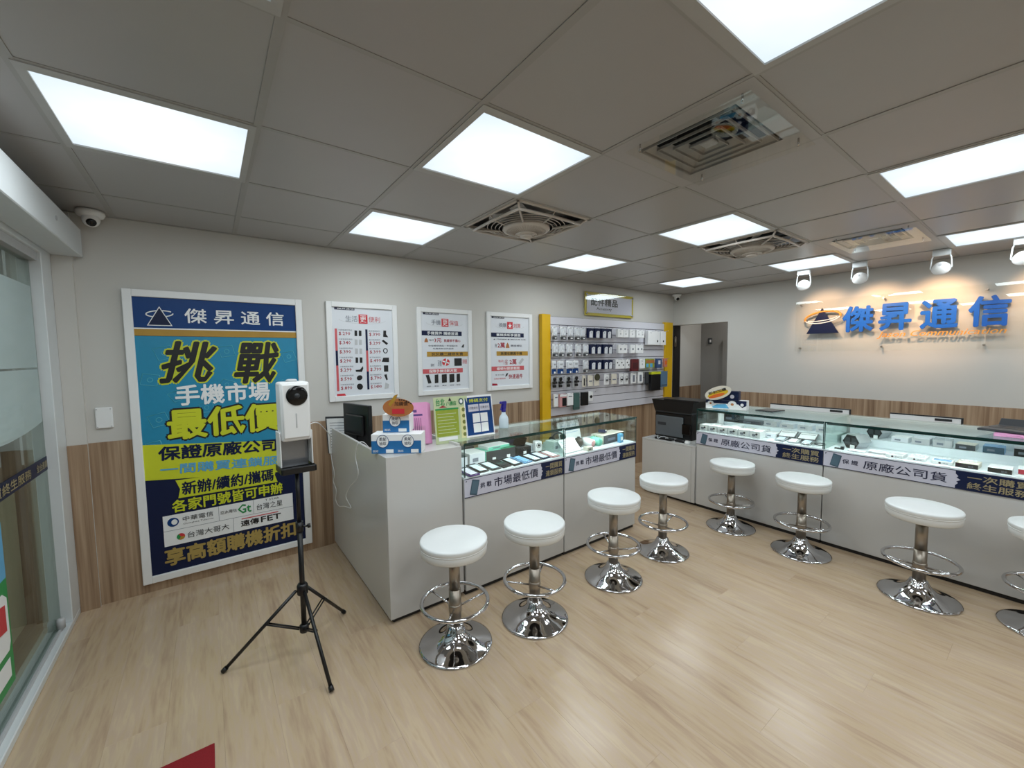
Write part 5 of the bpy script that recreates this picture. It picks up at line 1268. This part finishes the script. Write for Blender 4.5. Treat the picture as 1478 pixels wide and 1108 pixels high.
# right case 1 : row of white cartons
ys_ = [2.055, 1.965, 1.873, 1.782, 1.690, 1.588]
nms = ['leftmost', 'second', 'third', 'fourth', 'fifth', 'last']
for k, y in enumerate(ys_):
    t = carton('white_adapter_box', 3.893, y, ZS, -PI/2, .080, .115, .062, M['paperw'], M['paperw'], '%s of the six white boxes along the front of the right case by the printer' % nms[k], group='white boxes in the right case by the printer')
    MB().prism(ellipse_pts(.012, .036, .009, .010, 14), -.0595, -.0587).build('black_dot', M['ink'], t)
    txt('原廠', -.02, .008, .02, .018, -.0600, M['greyink'], t)
for k, y in enumerate([2.03, 1.93, 1.83, 1.72, 1.61, 1.52]):
    carton('white_case_box', 4.03, y, ZS, -PI/2+.05*((k % 3)-1), .085, .12, [.05, .042, .06, .045, .055, .04][k], M['paperw'] if k != 3 else M['cream'], M['paper'], '%s of the six white boxes in the middle row, right case near the printer' % nms[k], group='middle row of white boxes')
dsp = [(3.935, 1.415, 'silver phone lying at the front right of the case by the printer', M['silver'], M['screenw']), (3.925, 1.320, 'white phone lying beside the silver phone in the right case', M['white'], M['paperw']), (3.930, 1.225, 'chrome edged phone nearest the divider of the right cases', M['chrome'], M['screenw'])]
for x, y, lb, bm_, fm in dsp: phone_flat(x, y, -PI/2+.1, bm_, fm, lb, group='phones in the right case by the printer', w_=.075, l=.14, tilt=.05)
for (x, y, lb) in ((4.085, 1.42, 'black framed tablet stand, left one behind the phones'), (4.083, 1.27, 'black framed tablet stand, right one behind the phones')):
    t = empty('tablet_on_stand', (x, y, ZS), -PI/2+.15, lb, 'tablet'); m_ = Matrix.Rotation(.18, 4, 'X')
    MB().box(-.065, .065, -.08, .08, .03, .038, bev=.002, mtx=m_).build('body', M['black'], t); MB().box(-.058, .058, -.07, .07, .038, .039, mtx=m_).build('price_sheet', M['paperw'], t); MB().box(-.05, .05, .02, .05, 0, .045).build('stand', M['dgrey'], t)
carton('black_box', 4.25, 1.97, ZS+.062, -PI/2, .17, .10, .075, M['dgrey'], M['black'], 'dark box at the rear of the right case under the printed carton')
carton('grey_tray', 4.26, 1.79, ZS+.062, -PI/2, .20, .12, .03, M['grey'], M['dgrey'], 'flat grey tray in the middle of the right case by the printer', 'tray')
wc = empty('white_cylinder', (4.12, 2.03, ZS), 0, 'upright white cylinder in the left corner of the right case', 'cylinder'); MB().cyl((0, 0, 0), (0, 0, .17), .028, n=24).build('tube_body', M['paperw'], wc); MB().cyl((0, 0, .17), (0, 0, .175), .029, n=24).build('cap', M['lgrey'], wc)
for k, (x, y, h) in enumerate([(4.25, 1.61, .05), (4.26, 1.48, .04), (4.27, 1.34, .045), (4.26, 1.20, .05)]):
    carton('pale_box', x, y, ZS+.062, -PI/2, .11, .10, h, M['paper'], M['lgrey'], '%s of four pale boxes at the rear of the right case by the printer' % ['first', 'second', 'third', 'last'][k], group='pale boxes at the rear')
wr_ = empty('round_watch_stand', (3.96, 1.145, ZS), 0, 'black cable ring lying beside the case divider', 'cable'); MB().tube([(.05*math.cos(2*PI*k/24), .035*math.sin(2*PI*k/24), .006) for k in range(24)], .004, 6, closed=True).build('ring', M['black'], wr_)
# right case 2
def hexbox(x, y, rz, label, s=1.0):
    t = empty('hexagonal_box', (x, y, ZS), rz, label, 'box')
    r = .062*s; pts = [(r*math.cos(PI/3*k), r*.866+r*math.sin(PI/3*k)) for k in range(6)]
    MB().prism(pts, 0, .13*s).build('silver_sleeve', M['silver'], t)
    pts2 = [(r*.94*math.cos(PI/3*k), r*.866+r*.94*math.sin(PI/3*k)) for k in range(6)]
    MB().prism(pts2, -.003, 0).build('black_front', M['black'], t)
    for a in (-1, 1): MB().box(a*.025*s-.018*s, a*.025*s+.018*s, -.0045, -.003, r*.866-.018*s, r*.866+.030*s).build('dark_window', M['dgrey'], t)
    MB().box(.0, .030*s, -.010, -.005, .0, .030*s).build('price_tag', M['paperw'], t)
    return t
hexbox(3.985, .955, -PI/2-.35, 'silver hexagonal box with black face in the rightmost case, front one')
hx = hexbox(4.23, .87, -PI/2-.3, 'silver hexagonal box with black face in the rightmost case, rear one', .9)
hx.location.z += .062
carton('flat_price_card', 3.895, .895, ZS, -PI/2, .10, .06, .010, M['paperw'], M['paperw'], 'flat white price card before the front hexagonal box', 'card')
o = empty('black_clip', (3.90, 1.005, ZS), -PI/2, 'black clip gadget beside the divider in the rightmost case', 'gadget'); MB().box(-.03, .03, -.01, .01, 0, .008, bev=.002).box(.01, .03, -.012, .012, .008, .022, bev=.002).build('body', M['black'], o); MB().box(-.028, 0, -.006, .006, .008, .010).build('pad', M['dgrey'], o)
rg = empty('beaded_bracelet', (3.94, .785, ZS), -PI/2, 'white beaded ring bracelet on a white card in the rightmost case', 'bracelet')
MB().tube([(.048*math.cos(2*PI*k/26), .032*math.sin(2*PI*k/26), .012+.002*(k % 2)) for k in range(26)], .007, 6, closed=True).build('beads', M['paperw'], rg); MB().box(-.05, .05, -.034, .034, 0, .004).build('card', M['lgrey'], rg)
def keybox(x, y, rz, w_, d, h, body, side, label, keys=None, keyrow=True):
    t = empty('phone_stand_box', (x, y, ZS), rz, label, 'display stand')
    MB().box(-w_/2, w_/2, -d/2, d/2, 0, h, bev=.002).build('body', body, t)
    MB().box(-w_/2+.001, w_/2-.001, -d/2-.001, -d/2, .001, h-.001).build('front_face', side, t)
    MB().box(-w_*.42, w_*.42, -d*.42, -d*.02, h, h+.002).build('screen_plate', keys or M['lgrey'], t)
    if keyrow:
        for a in range(4):
            for c in range(2): MB().box(-w_*.4+a*w_*.2, -w_*.4+a*w_*.2+w_*.14, d*.08+c*d*.2, d*.08+c*d*.2+d*.13, h, h+.005, bev=.001).build('pad', M['paperw'], t)
    txt('優惠', w_*.05, h*.25, w_*.3, h*.6, -d/2-.0015, M['greyink'], t)
    MB().prism(ellipse_pts(-w_*.1, h*.45, .006, .006, 12), -d/2-.002, -d/2-.001).build('dot', M['ink'], t)
items = [(3.930, .680, .090, M['paperw'], M['paperw'], None, 'white flat stand box right of the beaded bracelet'), (3.935, .570, .092, M['paperw'], M['paperw'], M['lgrey'], 'white stand box with grey plate in the rightmost case'),
 (3.935, .450, .098, M['paperw'], M['paperw'], M['screenb'], 'white stand box with pale blue plate in the rightmost case'), (3.930, .335, .100, M['cream'], M['black'], M['cream'], 'cream stand box with black front in the rightmost case'),
 (3.920, .200, .098, M['paperw'], M['black'], M['paper'], 'white stand box with black front in the rightmost case'), (3.99, .09, .09, M['paperw'], M['dred'], M['paper'], 'white stand box with dark red front at the far right of the case')]
for k, (x, y, w_, bm_, sm_, km, lb) in enumerate(items): keybox(x, y, -PI/2+.03*((k % 3)-1), w_, .14, .030 if k > 2 else .022, bm_, sm_, lb, km, keyrow=(k in (1, 2, 3)))
rear = [(4.20, .71, M['paperw'], M['paper'], 'white box behind the bracelet in the rightmost case'), (4.20, .60, M['paper'], M['lgrey'], 'pale box in the rear row, second of the rightmost case'), (4.20, .49, M['silver'], M['lgrey'], 'silver grey box in the rear row of the rightmost case'),
 (4.20, .375, M['cream'], M['dgrey'], 'cream topped box in the rear row of the rightmost case'), (4.20, .25, M['screenb'], M['teal'], 'pale blue topped box in the rear row of the rightmost case'), (4.20, .12, M['paper'], M['black'], 'black fronted box at the right end of the rear row')]
for k, (x, y, tm, fm, lb) in enumerate(rear): carton('rear_display_box', x+.045, y, ZS+.062, -PI/2+.04*((k % 3)-1), .095, .12, .04+.006*(k % 3), tm, fm, lb)

bpy.data.objects.remove(_fo, do_unlink=True)
